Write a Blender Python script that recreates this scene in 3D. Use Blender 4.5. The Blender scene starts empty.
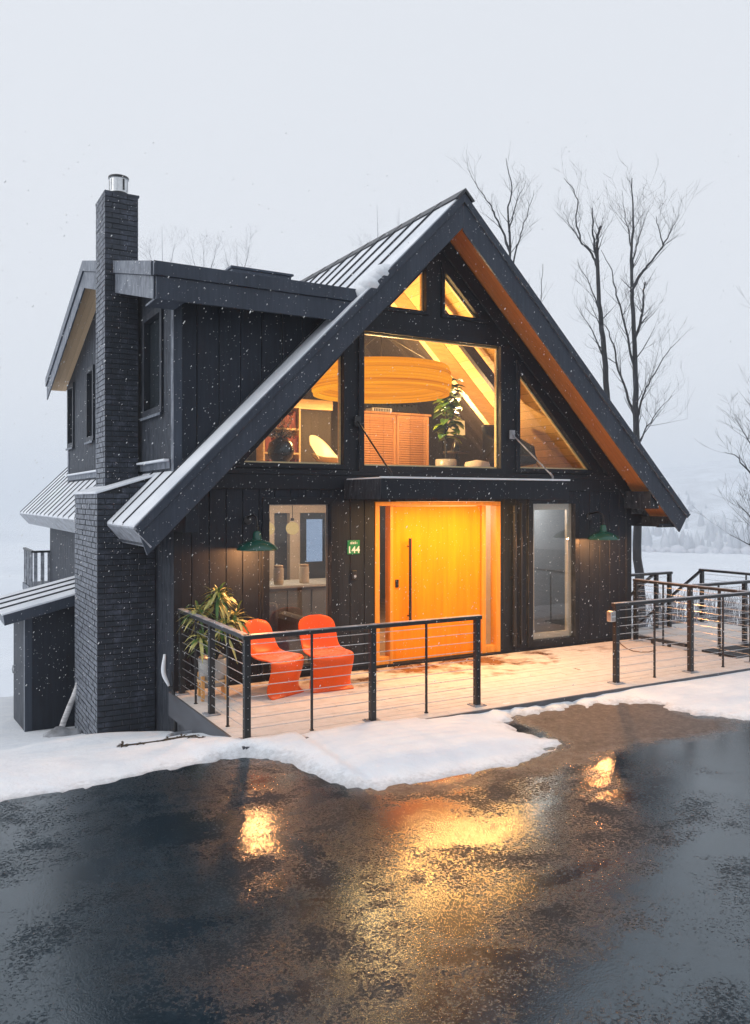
import bpy, bmesh, math, random
import numpy as np
from mathutils import Vector, noise
R = math.radians
rnd = random.Random(7)
sc = bpy.context.scene
COL = sc.collection
CAMZ = 2.45
YAW = R(29.5)
FPX, CXP, HYP = 822.0, 375.0, 500.0
SN, CS = math.sin(YAW), math.cos(YAW)

# ------------------------------------------------------------------ survey helpers (photo pixel -> place on site)
def at_plane_y(px, y):
    u = (px - CXP) / FPX
    d = (SN + CS * u, CS - SN * u)
    t = y / d[1]
    return d[0] * t, t
def at_z(px, py, z):
    t = FPX * (CAMZ - z) / (py - HYP)
    u = (px - CXP) / FPX
    return (SN + CS * u) * t, (CS - SN * u) * t
def at_depth(px, py, t):
    u = (px - CXP) / FPX
    return Vector(((SN + CS * u) * t, (CS - SN * u) * t, CAMZ + (HYP - py) / FPX * t))

# ------------------------------------------------------------------ materials
MATS = {}
def newmat(name):
    m = bpy.data.materials.new(name); m.use_nodes = True
    nt = m.node_tree
    for n in list(nt.nodes): nt.nodes.remove(n)
    out = nt.nodes.new('ShaderNodeOutputMaterial')
    return m, nt, out
def N(nt, typ, **kw):
    n = nt.nodes.new(typ)
    for k, v in kw.items():
        if k.startswith('i_'):
            n.inputs[k[2:].replace('_', ' ')].default_value = v
        else:
            setattr(n, k, v)
    return n
def L(nt, a, b): nt.links.new(a, b)
def rgba(c): return (c[0], c[1], c[2], 1.0)
def coords(nt, scale=(1, 1, 1), kind='Object'):
    tc = N(nt, 'ShaderNodeTexCoord'); mp = N(nt, 'ShaderNodeMapping')
    mp.inputs['Scale'].default_value = scale
    L(nt, tc.outputs[kind], mp.inputs['Vector'])
    return mp.outputs['Vector']
def noise_tex(nt, vec, scale, detail=4, rough=0.55, dist=0.0):
    n = N(nt, 'ShaderNodeTexNoise')
    n.inputs['Scale'].default_value = scale; n.inputs['Detail'].default_value = detail
    n.inputs['Roughness'].default_value = rough; n.inputs['Distortion'].default_value = dist
    L(nt, vec, n.inputs['Vector'])
    return n.outputs['Fac']
def ramp(nt, fac, stops):
    r = N(nt, 'ShaderNodeValToRGB')
    el = r.color_ramp.elements
    while len(el) < len(stops): el.new(0.5)
    for e, (p, c) in zip(el, stops):
        e.position = p; e.color = rgba(c) if len(c) == 3 else c
    L(nt, fac, r.inputs['Fac'])
    return r.outputs['Color']
def mixc(nt, fac, a, b):
    m = N(nt, 'ShaderNodeMix', data_type='RGBA')
    if isinstance(fac, (int, float)): m.inputs[0].default_value = fac
    else: L(nt, fac, m.inputs[0])
    for s, v in ((6, a), (7, b)):
        if isinstance(v, (tuple, list)): m.inputs[s].default_value = rgba(v)
        else: L(nt, v, m.inputs[s])
    return m.outputs[2]
def math_n(nt, op, a, b=None, c=None, clamp=False):
    m = N(nt, 'ShaderNodeMath', operation=op, use_clamp=clamp)
    for k, v in enumerate((a, b, c)):
        if v is None: continue
        if isinstance(v, (int, float)): m.inputs[k].default_value = v
        else: L(nt, v, m.inputs[k])
    return m.outputs[0]
def bump(nt, h, strength, dist=0.02, normal=None):
    b = N(nt, 'ShaderNodeBump'); b.inputs['Strength'].default_value = strength; b.inputs['Distance'].default_value = dist
    L(nt, h, b.inputs['Height'])
    if normal is not None: L(nt, normal, b.inputs['Normal'])
    return b.outputs['Normal']
def simple(name, col, rough=0.5, metal=0.0, var=0.25, scale=6, stretch=(1, 1, 1), bmp=0.1, spec=0.5, bscale=None, coat=0):
    if name in MATS: return MATS[name]
    m, nt, out = newmat(name)
    p = N(nt, 'ShaderNodeBsdfPrincipled')
    v = coords(nt, stretch)
    f = noise_tex(nt, v, scale, 5, 0.6)
    lo = tuple(c * (1 - var) for c in col); hi = tuple(min(1, c * (1 + var)) for c in col)
    L(nt, ramp(nt, f, [(0.3, lo), (0.7, hi)]), p.inputs['Base Color'])
    rr = N(nt, 'ShaderNodeMapRange'); rr.inputs['To Min'].default_value = max(0.02, rough - 0.1); rr.inputs['To Max'].default_value = min(1, rough + 0.1)
    L(nt, f, rr.inputs['Value']); L(nt, rr.outputs[0], p.inputs['Roughness'])
    p.inputs['Metallic'].default_value = metal
    p.inputs['Specular IOR Level'].default_value = spec
    p.inputs['Coat Weight'].default_value = coat
    if bmp > 0:
        f2 = noise_tex(nt, v, bscale or scale * 6, 3, 0.6)
        L(nt, bump(nt, f2, bmp, 0.01), p.inputs['Normal'])
    L(nt, p.outputs[0], out.inputs[0])
    MATS[name] = m
    return m
def emis(name, col, strength):
    m, nt, out = newmat(name)
    e = N(nt, 'ShaderNodeEmission'); e.inputs[0].default_value = rgba(col); e.inputs[1].default_value = strength
    L(nt, e.outputs[0], out.inputs[0]); return m
def planks(name, lo, hi, board=0.12, axis=0, rough=0.55, gap=0.4, rot=None):
    """boards laid side by side along `axis`; each board its own tone, grain along the other axes"""
    m, nt, out = newmat(name)
    p = N(nt, 'ShaderNodeBsdfPrincipled')
    tc = N(nt, 'ShaderNodeTexCoord'); sx = N(nt, 'ShaderNodeSeparateXYZ')
    L(nt, tc.outputs['Object'], sx.inputs[0])
    a = math_n(nt, 'DIVIDE', sx.outputs[axis], board)
    fl = math_n(nt, 'FLOOR', a); fr = math_n(nt, 'FRACT', a)
    wn = N(nt, 'ShaderNodeTexWhiteNoise', noise_dimensions='1D'); L(nt, fl, wn.inputs['W'])
    st = [14, 14, 14]
    for k in range(3):
        if k != axis: st[k] = 3.0
    st[1 if axis == 0 else 0] = 1.2
    mp = N(nt, 'ShaderNodeMapping'); mp.inputs['Scale'].default_value = st
    L(nt, tc.outputs['Object'], mp.inputs[0])
    g = noise_tex(nt, mp.outputs[0], 2.5, 5, 0.65, 0.6)
    f = math_n(nt, 'ADD', math_n(nt, 'MULTIPLY', wn.outputs['Value'], 0.55), math_n(nt, 'MULTIPLY', g, 0.55))
    c = ramp(nt, f, [(0.15, lo), (0.85, hi)])
    edge = math_n(nt, 'LESS_THAN', fr, 0.05)
    c = mixc(nt, math_n(nt, 'MULTIPLY', edge, gap), c, tuple(q * 0.25 for q in lo))
    L(nt, c, p.inputs['Base Color']); p.inputs['Roughness'].default_value = rough; p.inputs['Specular IOR Level'].default_value = 0.15
    L(nt, bump(nt, math_n(nt, 'SUBTRACT', g, edge), 0.15, 0.01), p.inputs['Normal'])
    L(nt, p.outputs[0], out.inputs[0]); return m
def glass(name, tint=(0.95, 0.97, 0.98), ior=1.5, rough=0.0):
    m, nt, out = newmat(name)
    tr = N(nt, 'ShaderNodeBsdfTransparent'); tr.inputs[0].default_value = rgba(tint)
    gl = N(nt, 'ShaderNodeBsdfGlossy'); gl.inputs['Roughness'].default_value = rough
    gl.inputs[0].default_value = (1, 1, 1, 1)
    fr = N(nt, 'ShaderNodeFresnel'); fr.inputs['IOR'].default_value = ior
    mx = N(nt, 'ShaderNodeMixShader')
    ge = N(nt, 'ShaderNodeNewGeometry')
    L(nt, math_n(nt, 'MULTIPLY', fr.outputs[0], math_n(nt, 'SUBTRACT', 1.0, ge.outputs['Backfacing'])), mx.inputs[0]); L(nt, tr.outputs[0], mx.inputs[1]); L(nt, gl.outputs[0], mx.inputs[2])
    L(nt, mx.outputs[0], out.inputs[0]); return m

def frost_and_sidelight(nt, col, vec, amt):  # mottled pale tint on left-facing faces: side light painted into the colour
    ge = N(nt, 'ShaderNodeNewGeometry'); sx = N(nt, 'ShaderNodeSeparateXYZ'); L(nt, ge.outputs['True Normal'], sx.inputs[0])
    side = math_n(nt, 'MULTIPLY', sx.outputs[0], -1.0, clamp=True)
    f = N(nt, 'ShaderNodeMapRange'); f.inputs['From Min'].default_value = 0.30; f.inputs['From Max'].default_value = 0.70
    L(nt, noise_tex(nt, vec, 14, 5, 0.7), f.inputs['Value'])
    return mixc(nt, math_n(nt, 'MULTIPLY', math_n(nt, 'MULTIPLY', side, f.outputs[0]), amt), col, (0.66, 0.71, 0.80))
def stained(name, lo, hi, rough=0.6, spec=0.25, sidelight_amt=0.10):
    """charcoal stained timber: vertical grain, weather streaks"""
    m, nt, out = newmat(name)
    p = N(nt, 'ShaderNodeBsdfPrincipled')
    v = coords(nt, (9, 9, 0.6)); g = noise_tex(nt, v, 3.0, 6, 0.65, 0.4)
    v2 = coords(nt, (1, 1, 0.35)); w = noise_tex(nt, v2, 1.7, 4, 0.6)
    f = math_n(nt, 'ADD', math_n(nt, 'MULTIPLY', g, 0.5), math_n(nt, 'MULTIPLY', w, 0.5))
    L(nt, frost_and_sidelight(nt, ramp(nt, f, [(0.3, lo), (0.72, hi)]), v2, sidelight_amt), p.inputs['Base Color'])
    p.inputs['Roughness'].default_value = rough; p.inputs['Specular IOR Level'].default_value = spec
    L(nt, bump(nt, g, 0.25, 0.01), p.inputs['Normal'])
    L(nt, p.outputs[0], out.inputs[0]); return m

M_SID = stained('charcoal_siding', (0.005, 0.008, 0.015), (0.019, 0.027, 0.043))
M_TRIM = stained('black_trim', (0.005, 0.008, 0.014), (0.013, 0.018, 0.029), 0.5)
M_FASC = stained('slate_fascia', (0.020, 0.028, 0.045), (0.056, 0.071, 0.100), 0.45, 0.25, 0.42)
M_METAL = simple('black_powder_metal', (0.012, 0.013, 0.016), 0.38, 0.0, 0.3, 9, bmp=0.03)
M_RAILTOP = simple('frosted_rail_metal', (0.30, 0.32, 0.36), 0.4, 0.0, 0.6, 7, bmp=0.05)
M_CABLE = simple('steel_cable', (0.55, 0.56, 0.58), 0.3, 0.8, 0.1, 20, bmp=0)
M_STEEL = simple('galvanised_steel', (0.6, 0.62, 0.64), 0.3, 0.9, 0.15, 12, bmp=0.03)
M_SEAM = simple('roof_seam_metal', (0.03, 0.034, 0.042), 0.4, 0.3, 0.2, 8, bmp=0.02)
M_SOFFIT = planks('cedar_soffit', (0.64, 0.22, 0.06), (0.88, 0.37, 0.12), 0.10, 1)
M_SOFFIT2 = planks('pale_pine_soffit', (0.50, 0.33, 0.19), (0.70, 0.50, 0.31), 0.11, 0)
M_PINE = planks('pine_ceiling', (0.60, 0.38, 0.15), (0.82, 0.56, 0.25), 0.13, 2, 0.5, 0.6)
M_BEAM = simple('pine_beam', (0.84, 0.64, 0.32), 0.5, 0, 0.15, 4, (1, 1, 6), 0.08)
M_DKBEAM = simple('dark_beam', (0.05, 0.043, 0.04), 0.6, 0, 0.2, 4)
M_PANEL = planks('greyed_panelling', (0.055, 0.045, 0.038), (0.10, 0.083, 0.070), 0.16, 0, 0.6)
M_PANEL2 = planks('dark_ceiling_boards', (0.065, 0.053, 0.045), (0.12, 0.10, 0.085), 0.16, 1, 0.6)
M_DOOR = simple('oiled_door_wood', (0.80, 0.25, 0.005), 0.45, 0, 0.16, 2.2, (7, 7, 0.45), 0.08, 0.15, 9)
M_DFRAME = simple('door_frame_wood', (0.74, 0.29, 0.03), 0.45, 0, 0.15, 3, (6, 6, 0.6), 0.08)
M_GLASS = glass('window_glass', ior=1.42)
M_GLASS2 = glass('mirrored_glass', (0.86, 0.91, 0.94), 1.9)
M_GLASS3 = glass('tinted_glass', (0.66, 0.71, 0.78), 1.75)
M_CREAM = simple('cream_casing', (0.72, 0.58, 0.44), 0.5, 0, 0.08, 3, bmp=0.02)
M_GREYW = simple('blue_grey_paint', (0.26, 0.29, 0.33), 0.6, 0, 0.08, 3, bmp=0.02)
M_WHITEW = simple('white_paint', (0.72, 0.71, 0.69), 0.6, 0, 0.05, 3, bmp=0.02)
M_FLOORW = planks('oak_floor', (0.34, 0.2, 0.1), (0.5, 0.31, 0.17), 0.14, 0)
M_ORANGE = simple('orange_plastic', (0.78, 0.088, 0.003), 0.34, 0, 0.10, 3, bmp=0.0, spec=0.3)
def pale_top_orange():  # mixes a mottled pale tone into the upward-facing parts
    m = M_ORANGE; nt = m.node_tree; p = next(n for n in nt.nodes if n.type == 'BSDF_PRINCIPLED'); v = coords(nt)
    src = p.inputs['Base Color'].links[0].from_socket; ge = N(nt, 'ShaderNodeNewGeometry'); sx = N(nt, 'ShaderNodeSeparateXYZ'); L(nt, ge.outputs['Normal'], sx.inputs[0])
    f = N(nt, 'ShaderNodeMapRange'); f.inputs['From Min'].default_value = 1.28; f.inputs['From Max'].default_value = 1.62
    L(nt, math_n(nt, 'ADD', sx.outputs[2], noise_tex(nt, v, 22, 5, 0.7)), f.inputs['Value'])
    L(nt, mixc(nt, math_n(nt, 'MULTIPLY', f.outputs[0], 0.35), src, (0.80, 0.72, 0.66)), p.inputs['Base Color'])
pale_top_orange()
M_GREEN = simple('green_enamel', (0.012, 0.085, 0.062), 0.16, 0, 0.15, 5, bmp=0.0, spec=0.6)
M_ENAMELIN = simple('white_enamel', (0.42, 0.40, 0.36), 0.4, 0, 0.05, 5, bmp=0)
M_SIGN = simple('sign_green', (0.01, 0.22, 0.07), 0.35, 0, 0.1, 5, bmp=0)
M_SIGNW = simple('sign_white', (0.85, 0.88, 0.85), 0.4, 0, 0.03, 5, bmp=0)
M_WALNUT = planks('reddish_walnut', (0.42, 0.20, 0.085), (0.60, 0.32, 0.15), 0.3, 0)
M_LEAF = simple('glossy_leaf', (0.06, 0.14, 0.03), 0.4, 0, 0.5, 7, bmp=0.05)
M_LEAF2 = simple('yellowed_leaf', (0.50, 0.46, 0.16), 0.45, 0, 0.5, 9, bmp=0.05)
M_BARK = simple('winter_bark', (0.028, 0.030, 0.036), 0.85, 0, 0.5, 9, (1, 1, 0.3), 0.5)
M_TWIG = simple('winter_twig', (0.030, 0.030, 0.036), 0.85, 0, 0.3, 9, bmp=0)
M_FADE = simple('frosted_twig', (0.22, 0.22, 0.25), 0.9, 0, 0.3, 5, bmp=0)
M_ROCK = simple('snow_dusted_rock', (0.28, 0.29, 0.31), 0.85, 0, 0.7, 3, bmp=0.5)
M_DKFAB = simple('dark_upholstery', (0.02, 0.022, 0.026), 0.7, 0, 0.2, 12, bmp=0.2)
M_CRFAB = simple('cream_upholstery', (0.62, 0.55, 0.46), 0.85, 0, 0.1, 12, bmp=0.2)
M_PALEW = simple('pale_timber', (0.62, 0.42, 0.24), 0.55, 0, 0.15, 4, (1, 1, 5), 0.1)
M_BIRCH = simple('birch_bark', (0.55, 0.54, 0.54), 0.8, 0, 0.45, 5, (1, 1, 6), 0.3)
M_POT = simple('white_glaze', (0.34, 0.33, 0.32), 0.25, 0, 0.05, 4, bmp=0)
M_SHELL = simple('shell_white', (0.60, 0.54, 0.42), 0.4, 0, 0.03, 3, bmp=0)
M_BLACKG = simple('black_glaze', (0.012, 0.012, 0.014), 0.2, 0, 0.2, 4, bmp=0)
M_BOOK = simple('book_red', (0.32, 0.09, 0.06), 0.6, 0, 0.7, 25, (1, 0.2, 0.2), 0)
M_FLOWER = simple('dried_flower', (0.7, 0.48, 0.28), 0.8, 0, 0.6, 30, bmp=0)
M_STRAW = simple('dead_leaf', (0.07, 0.05, 0.035), 0.9, 0, 0.5, 20, bmp=0.2)

def snow_mat(name, lo, hi, sc_=3.0, b=0.3):
    m, nt, out = newmat(name)
    p = N(nt, 'ShaderNodeBsdfPrincipled')
    v = coords(nt)
    f = noise_tex(nt, v, sc_, 6, 0.6); f2 = noise_tex(nt, v, 45, 3, 0.7); f3 = noise_tex(nt, v, 9, 4, 0.6)
    L(nt, ramp(nt, f, [(0.3, lo), (0.7, hi)]), p.inputs['Base Color'])
    p.inputs['Roughness'].default_value = 0.75; p.inputs['Specular IOR Level'].default_value = 0.25
    n1 = bump(nt, f3, b, 0.06)
    L(nt, bump(nt, f2, b, 0.008, n1), p.inputs['Normal'])
    L(nt, p.outputs[0], out.inputs[0]); return m
M_SNOW = snow_mat('fresh_snow', (0.74, 0.78, 0.84), (0.86, 0.88, 0.91))
def slush_snow():
    m = M_SNOW.copy(); m.name = 'driveway_edge_snow'; nt = m.node_tree; p = next(n for n in nt.nodes if n.type == 'BSDF_PRINCIPLED')
    src = p.inputs['Base Color'].links[0].from_socket; at = N(nt, 'ShaderNodeAttribute', attribute_name='slush'); v = coords(nt)
    f = N(nt, 'ShaderNodeMapRange'); f.inputs['From Min'].default_value = 0.55; f.inputs['From Max'].default_value = 1.05
    L(nt, math_n(nt, 'ADD', at.outputs['Fac'], math_n(nt, 'MULTIPLY', math_n(nt, 'SUBTRACT', noise_tex(nt, v, 16, 6, 0.75), 0.5), 1.1)), f.inputs['Value'])
    L(nt, mixc(nt, math_n(nt, 'MULTIPLY', f.outputs[0], 0.65), src, (0.30, 0.295, 0.30)), p.inputs['Base Color'])
    return m
M_GSNOW = slush_snow()
M_ROOFSN = snow_mat('roof_snow', (0.66, 0.70, 0.76), (0.86, 0.88, 0.92), 1.6, 0.15)

def brick_paint():
    m, nt, out = newmat('black_painted_brick')
    p = N(nt, 'ShaderNodeBsdfPrincipled')
    v = coords(nt)
    f = noise_tex(nt, v, 5.5, 5, 0.7); f2 = noise_tex(nt, v, 60, 4, 0.7)
    L(nt, ramp(nt, f, [(0.28, (0.012, 0.018, 0.029)), (0.52, (0.022, 0.029, 0.044)), (0.74, (0.085, 0.10, 0.14))]), p.inputs['Base Color'])
    L(nt, frost_and_sidelight(nt, p.inputs['Base Color'].links[0].from_socket, v, 0.42), p.inputs['Base Color'])
    p.inputs['Roughness'].default_value = 0.55; p.inputs['Specular IOR Level'].default_value = 0.4
    L(nt, bump(nt, f2, 0.5, 0.01), p.inputs['Normal'])
    L(nt, p.outputs[0], out.inputs[0]); return m
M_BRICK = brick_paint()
M_MORTAR = simple('painted_mortar', (0.006, 0.008, 0.012), 0.8, 0, 0.3, 8, bmp=0.3)

def deck_mat():
    """snow dusted boards; trodden, wet timber shows through near the entrance"""
    m, nt, out = newmat('snow_dusted_deck')
    p = N(nt, 'ShaderNodeBsdfPrincipled')
    tc = N(nt, 'ShaderNodeTexCoord'); sx = N(nt, 'ShaderNodeSeparateXYZ'); geo = N(nt, 'ShaderNodeNewGeometry')
    L(nt, geo.outputs['Position'], sx.inputs[0])
    v = coords(nt, (1, 1, 1)); vs = coords(nt, (0.6, 5, 1))
    g = noise_tex(nt, vs, 5, 6, 0.7)
    wood = ramp(nt, g, [(0.3, (0.13, 0.062, 0.03)), (0.7, (0.27, 0.14, 0.07))])
    blot = noise_tex(nt, v, 1.6, 7, 0.68, 0.3)
    dx = math_n(nt, 'MULTIPLY', math_n(nt, 'SUBTRACT', sx.outputs[0], 6.9), 0.42)
    dy = math_n(nt, 'MULTIPLY', math_n(nt, 'SUBTRACT', sx.outputs[1], 10.45), 1.05)
    d = math_n(nt, 'SQRT', math_n(nt, 'ADD', math_n(nt, 'MULTIPLY', dx, dx), math_n(nt, 'MULTIPLY', dy, dy)))
    s = math_n(nt, 'ADD', math_n(nt, 'MULTIPLY', d, 0.36), math_n(nt, 'MULTIPLY', math_n(nt, 'SUBTRACT', blot, 0.5), 2.6))
    cover = N(nt, 'ShaderNodeMapRange'); cover.inputs['From Min'].default_value = 0.02; cover.inputs['From Max'].default_value = 0.34
    L(nt, s, cover.inputs['Value'])
    cov = math_n(nt, 'MULTIPLY', cover.outputs[0], 0.93)
    snow = ramp(nt, noise_tex(nt, v, 6, 5, 0.6), [(0.3, (0.62, 0.58, 0.55)), (0.7, (0.76, 0.73, 0.71))])
    L(nt, mixc(nt, cov, wood, snow), p.inputs['Base Color'])
    rr = N(nt, 'ShaderNodeMapRange'); rr.inputs['To Min'].default_value = 0.22; rr.inputs['To Max'].default_value = 0.75
    L(nt, cov, rr.inputs['Value']); L(nt, rr.outputs[0], p.inputs['Roughness'])
    L(nt, bump(nt, noise_tex(nt, v, 25, 4, 0.7), 0.25, 0.01), p.inputs['Normal'])
    L(nt, p.outputs[0], out.inputs[0]); return m
M_DECK = deck_mat()

def asphalt_mat():
    m, nt, out = newmat('wet_asphalt')
    p = N(nt, 'ShaderNodeBsdfPrincipled')
    v = coords(nt)
    at = N(nt, 'ShaderNodeAttribute', attribute_name='grit')
    big = noise_tex(nt, v, 0.7, 6, 0.62, 0.4)
    streak = noise_tex(nt, coords(nt, (0.9, 0.22, 1)), 2.2, 5, 0.65, 0.5)
    mid = noise_tex(nt, v, 6, 5, 0.65)
    fine = noise_tex(nt, v, 70, 3, 0.7)
    vor = N(nt, 'ShaderNodeTexVoronoi'); vor.inputs['Scale'].default_value = 95; L(nt, v, vor.inputs['Vector'])
    base = ramp(nt, math_n(nt, 'ADD', math_n(nt, 'MULTIPLY', fine, 0.5), math_n(nt, 'MULTIPLY', mid, 0.5)), [(0.3, (0.005, 0.011, 0.017)), (0.7, (0.017, 0.031, 0.043))])
    grit = ramp(nt, math_n(nt, 'ADD', math_n(nt, 'MULTIPLY', fine, 0.35), math_n(nt, 'MULTIPLY', noise_tex(nt, v, 17, 5, 0.75), 0.65)), [(0.35, (0.035, 0.026, 0.022)), (0.5, (0.105, 0.080, 0.066)), (0.66, (0.22, 0.18, 0.155))])
    trk = noise_tex(nt, coords(nt, (1.5, 0.13, 1)), 1.6, 6, 0.7, 0.8)
    tk = N(nt, 'ShaderNodeMapRange'); tk.inputs['From Min'].default_value = 0.50; tk.inputs['From Max'].default_value = 0.72
    L(nt, math_n(nt, 'ADD', math_n(nt, 'MULTIPLY', trk, 0.7), math_n(nt, 'MULTIPLY', mid, 0.3)), tk.inputs['Value'])
    base = mixc(nt, math_n(nt, 'MULTIPLY', tk.outputs[0], 0.45), base, (0.045, 0.066, 0.085))
    gm = N(nt, 'ShaderNodeMapRange'); gm.inputs['From Min'].default_value = 0.40; gm.inputs['From Max'].default_value = 0.80
    L(nt, math_n(nt, 'ADD', at.outputs['Fac'], math_n(nt, 'MULTIPLY', math_n(nt, 'SUBTRACT', noise_tex(nt, v, 3.5, 6, 0.7), 0.5), 0.9)), gm.inputs['Value'])
    L(nt, mixc(nt, gm.outputs[0], base, grit), p.inputs['Base Color'])
    # a broken film of melt water: mirror smooth where it lies, matt aggregate where stones stand through it
    sxp = N(nt, 'ShaderNodeSeparateXYZ'); L(nt, v, sxp.inputs[0])
    ls = N(nt, 'ShaderNodeMapRange'); ls.inputs['From Min'].default_value = 4.5; ls.inputs['From Max'].default_value = 7.0; ls.inputs['To Max'].default_value = 0.06   # water stands on the low side
    L(nt, sxp.outputs[0], ls.inputs['Value']); low_side = ls.outputs[0]
    patch = noise_tex(nt, coords(nt, (1.0, 1.6, 1)), 0.9, 4, 0.6, 0.5)
    speck = noise_tex(nt, v, 52, 4, 0.72)
    wet = N(nt, 'ShaderNodeMapRange'); wet.inputs['From Min'].default_value = 0.445; wet.inputs['From Max'].default_value = 0.525
    L(nt, math_n(nt, 'ADD', math_n(nt, 'MULTIPLY', patch, 0.45), math_n(nt, 'ADD', math_n(nt, 'MULTIPLY', streak, 0.15), math_n(nt, 'ADD', math_n(nt, 'MULTIPLY', speck, 0.40), low_side))), wet.inputs['Value'])
    film = math_n(nt, 'MULTIPLY', wet.outputs[0], math_n(nt, 'SUBTRACT', 1.0, math_n(nt, 'MULTIPLY', gm.outputs[0], 0.85)))
    def lerp(lo, hi):
        r = N(nt, 'ShaderNodeMapRange'); r.inputs['To Min'].default_value = lo; r.inputs['To Max'].default_value = hi
        L(nt, film, r.inputs['Value']); return r.outputs[0]
    L(nt, lerp(0.50, 0.06), p.inputs['Roughness']); p.inputs['Specular Tint'].default_value = (0.80, 0.92, 1.0, 1); L(nt, lerp(0.04, 0.5), p.inputs['Specular IOR Level'])
    p.inputs['IOR'].default_value = 1.95
    swell = noise_tex(nt, v, 5, 2, 0.5)
    b1 = N(nt, 'ShaderNodeBump'); b1.inputs['Distance'].default_value = 0.006; b1.inputs['Strength'].default_value = 0.16
    L(nt, swell, b1.inputs['Height'])
    b2 = N(nt, 'ShaderNodeBump'); b2.inputs['Distance'].default_value = 0.004
    L(nt, math_n(nt, 'ADD', lerp(0.9, 0.21), math_n(nt, 'MULTIPLY', gm.outputs[0], 0.8)), b2.inputs['Strength'])
    L(nt, math_n(nt, 'ADD', speck, math_n(nt, 'MULTIPLY', vor.outputs['Distance'], 0.4)), b2.inputs['Height']); L(nt, b1.outputs[0], b2.inputs['Normal'])
    L(nt, b2.outputs[0], p.inputs['Normal'])
    L(nt, p.outputs[0], out.inputs[0]); return m
M_ASPH = asphalt_mat()

# ------------------------------------------------------------------ mesh builder
class MB:
    def __init__(s): s.v, s.f, s.m = [], [], []
    def add(s, vs, fs, mi=0):
        o = len(s.v); s.v += [tuple(q) for q in vs]
        for f in fs: s.f.append([o + k for k in f]); s.m.append(mi)
        return s
    def hexa(s, p, mi=0):      # 4 bottom (ccw) + 4 top
        return s.add(p, [(3, 2, 1, 0), (4, 5, 6, 7), (0, 1, 5, 4), (1, 2, 6, 5), (2, 3, 7, 6), (3, 0, 4, 7)], mi)
    def box(s, x0, x1, y0, y1, z0, z1, mi=0):
        return s.hexa([(x0, y0, z0), (x1, y0, z0), (x1, y1, z0), (x0, y1, z0), (x0, y0, z1), (x1, y0, z1), (x1, y1, z1), (x0, y1, z1)], mi)
    def prism(s, poly, a0, a1, plane='xz', mi=0):
        n = len(poly)
        def P(q, a):
            return (q[0], a, q[1]) if plane == 'xz' else ((a, q[0], q[1]) if plane == 'yz' else (q[0], q[1], a))
        vs = [P(q, a0) for q in poly] + [P(q, a1) for q in poly]
        fs = [tuple(range(n))[::-1], tuple(range(n, 2 * n))] + [(k, (k + 1) % n, n + (k + 1) % n, n + k) for k in range(n)]
        return s.add(vs, fs, mi)
    def bar(s, a, b, w, h, mi=0, up=(0, 0, 1)):
        a, b = Vector(a), Vector(b); d = (b - a).normalized(); u = Vector(up)
        if abs(d.dot(u)) > 0.98: u = Vector((1, 0, 0))
        r = d.cross(u).normalized() * (w / 2); t = r.cross(d).normalized() * (h / 2)
        return s.hexa([a - r - t, a + r - t, b + r - t, b - r - t, a - r + t, a + r + t, b + r + t, b - r + t], mi)
    def tube(s, pts, rad, n=8, mi=0, cap=True):
        pts = [Vector(p) for p in pts]; k = len(pts)
        if not isinstance(rad, (list, tuple)): rad = [rad] * k
        o = len(s.v); prev = None
        for i, p in enumerate(pts):
            d = (pts[min(i + 1, k - 1)] - pts[max(i - 1, 0)])
            if d.length < 1e-9: d = Vector((0, 0, 1))
            d.normalize()
            if prev is None:
                u = Vector((0, 0, 1)) if abs(d.z) < 0.9 else Vector((1, 0, 0))
                r = d.cross(u).normalized()
            else:
                r = (prev - d * prev.dot(d))
                r = r.normalized() if r.length > 1e-6 else d.orthogonal().normalized()
            prev = r; t = d.cross(r)
            for j in range(n):
                a = 2 * math.pi * j / n
                s.v.append(tuple(p + (r * math.cos(a) + t * math.sin(a)) * rad[i]))
        for i in range(k - 1):
            for j in range(n):
                s.f.append([o + i * n + j, o + i * n + (j + 1) % n, o + (i + 1) * n + (j + 1) % n, o + (i + 1) * n + j]); s.m.append(mi)
        if cap and n > 2:
            s.f.append([o + j for j in range(n)][::-1]); s.m.append(mi)
            s.f.append([o + (k - 1) * n + j for j in range(n)]); s.m.append(mi)
        return s
    def lathe(s, prof, c, n=24, mi=0):
        o = len(s.v); k = len(prof)
        for (r, z) in prof:
            for j in range(n):
                a = 2 * math.pi * j / n
                s.v.append((c[0] + r * math.cos(a), c[1] + r * math.sin(a), c[2] + z))
        for i in range(k - 1):
            for j in range(n):
                s.f.append([o + i * n + j, o + i * n + (j + 1) % n, o + (i + 1) * n + (j + 1) % n, o + (i + 1) * n + j]); s.m.append(mi)
        return s
    def quad(s, a, b, c, d, mi=0): return s.add([a, b, c, d], [(0, 1, 2, 3)], mi)
    def build(s, name, mats, parent=None, smooth=False, bevel=0, fixn=True):
        off = ORG.get(parent.name, Vector((0, 0, 0))) if parent else Vector((0, 0, 0))
        me = bpy.data.meshes.new(name)
        me.from_pydata([(q[0] - off.x, q[1] - off.y, q[2] - off.z) for q in s.v], [], s.f)
        if not isinstance(mats, (list, tuple)): mats = [mats]
        for m in mats: me.materials.append(m)
        me.polygons.foreach_set('material_index', s.m)
        if fixn:
            bm = bmesh.new(); bm.from_mesh(me); bmesh.ops.recalc_face_normals(bm, faces=bm.faces); bm.to_mesh(me); bm.free()
        if smooth: me.polygons.foreach_set('use_smooth', [True] * len(me.polygons))
        me.update()
        o = bpy.data.objects.new(name, me); COL.objects.link(o)
        if parent: o.parent = parent
        ORG[o.name] = off
        if bevel:
            b = o.modifiers.new('Bevel', 'BEVEL'); b.width = bevel; b.segments = 2; b.limit_method = 'ANGLE'; b.angle_limit = R(40)
        return o
ORG = {}
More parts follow.
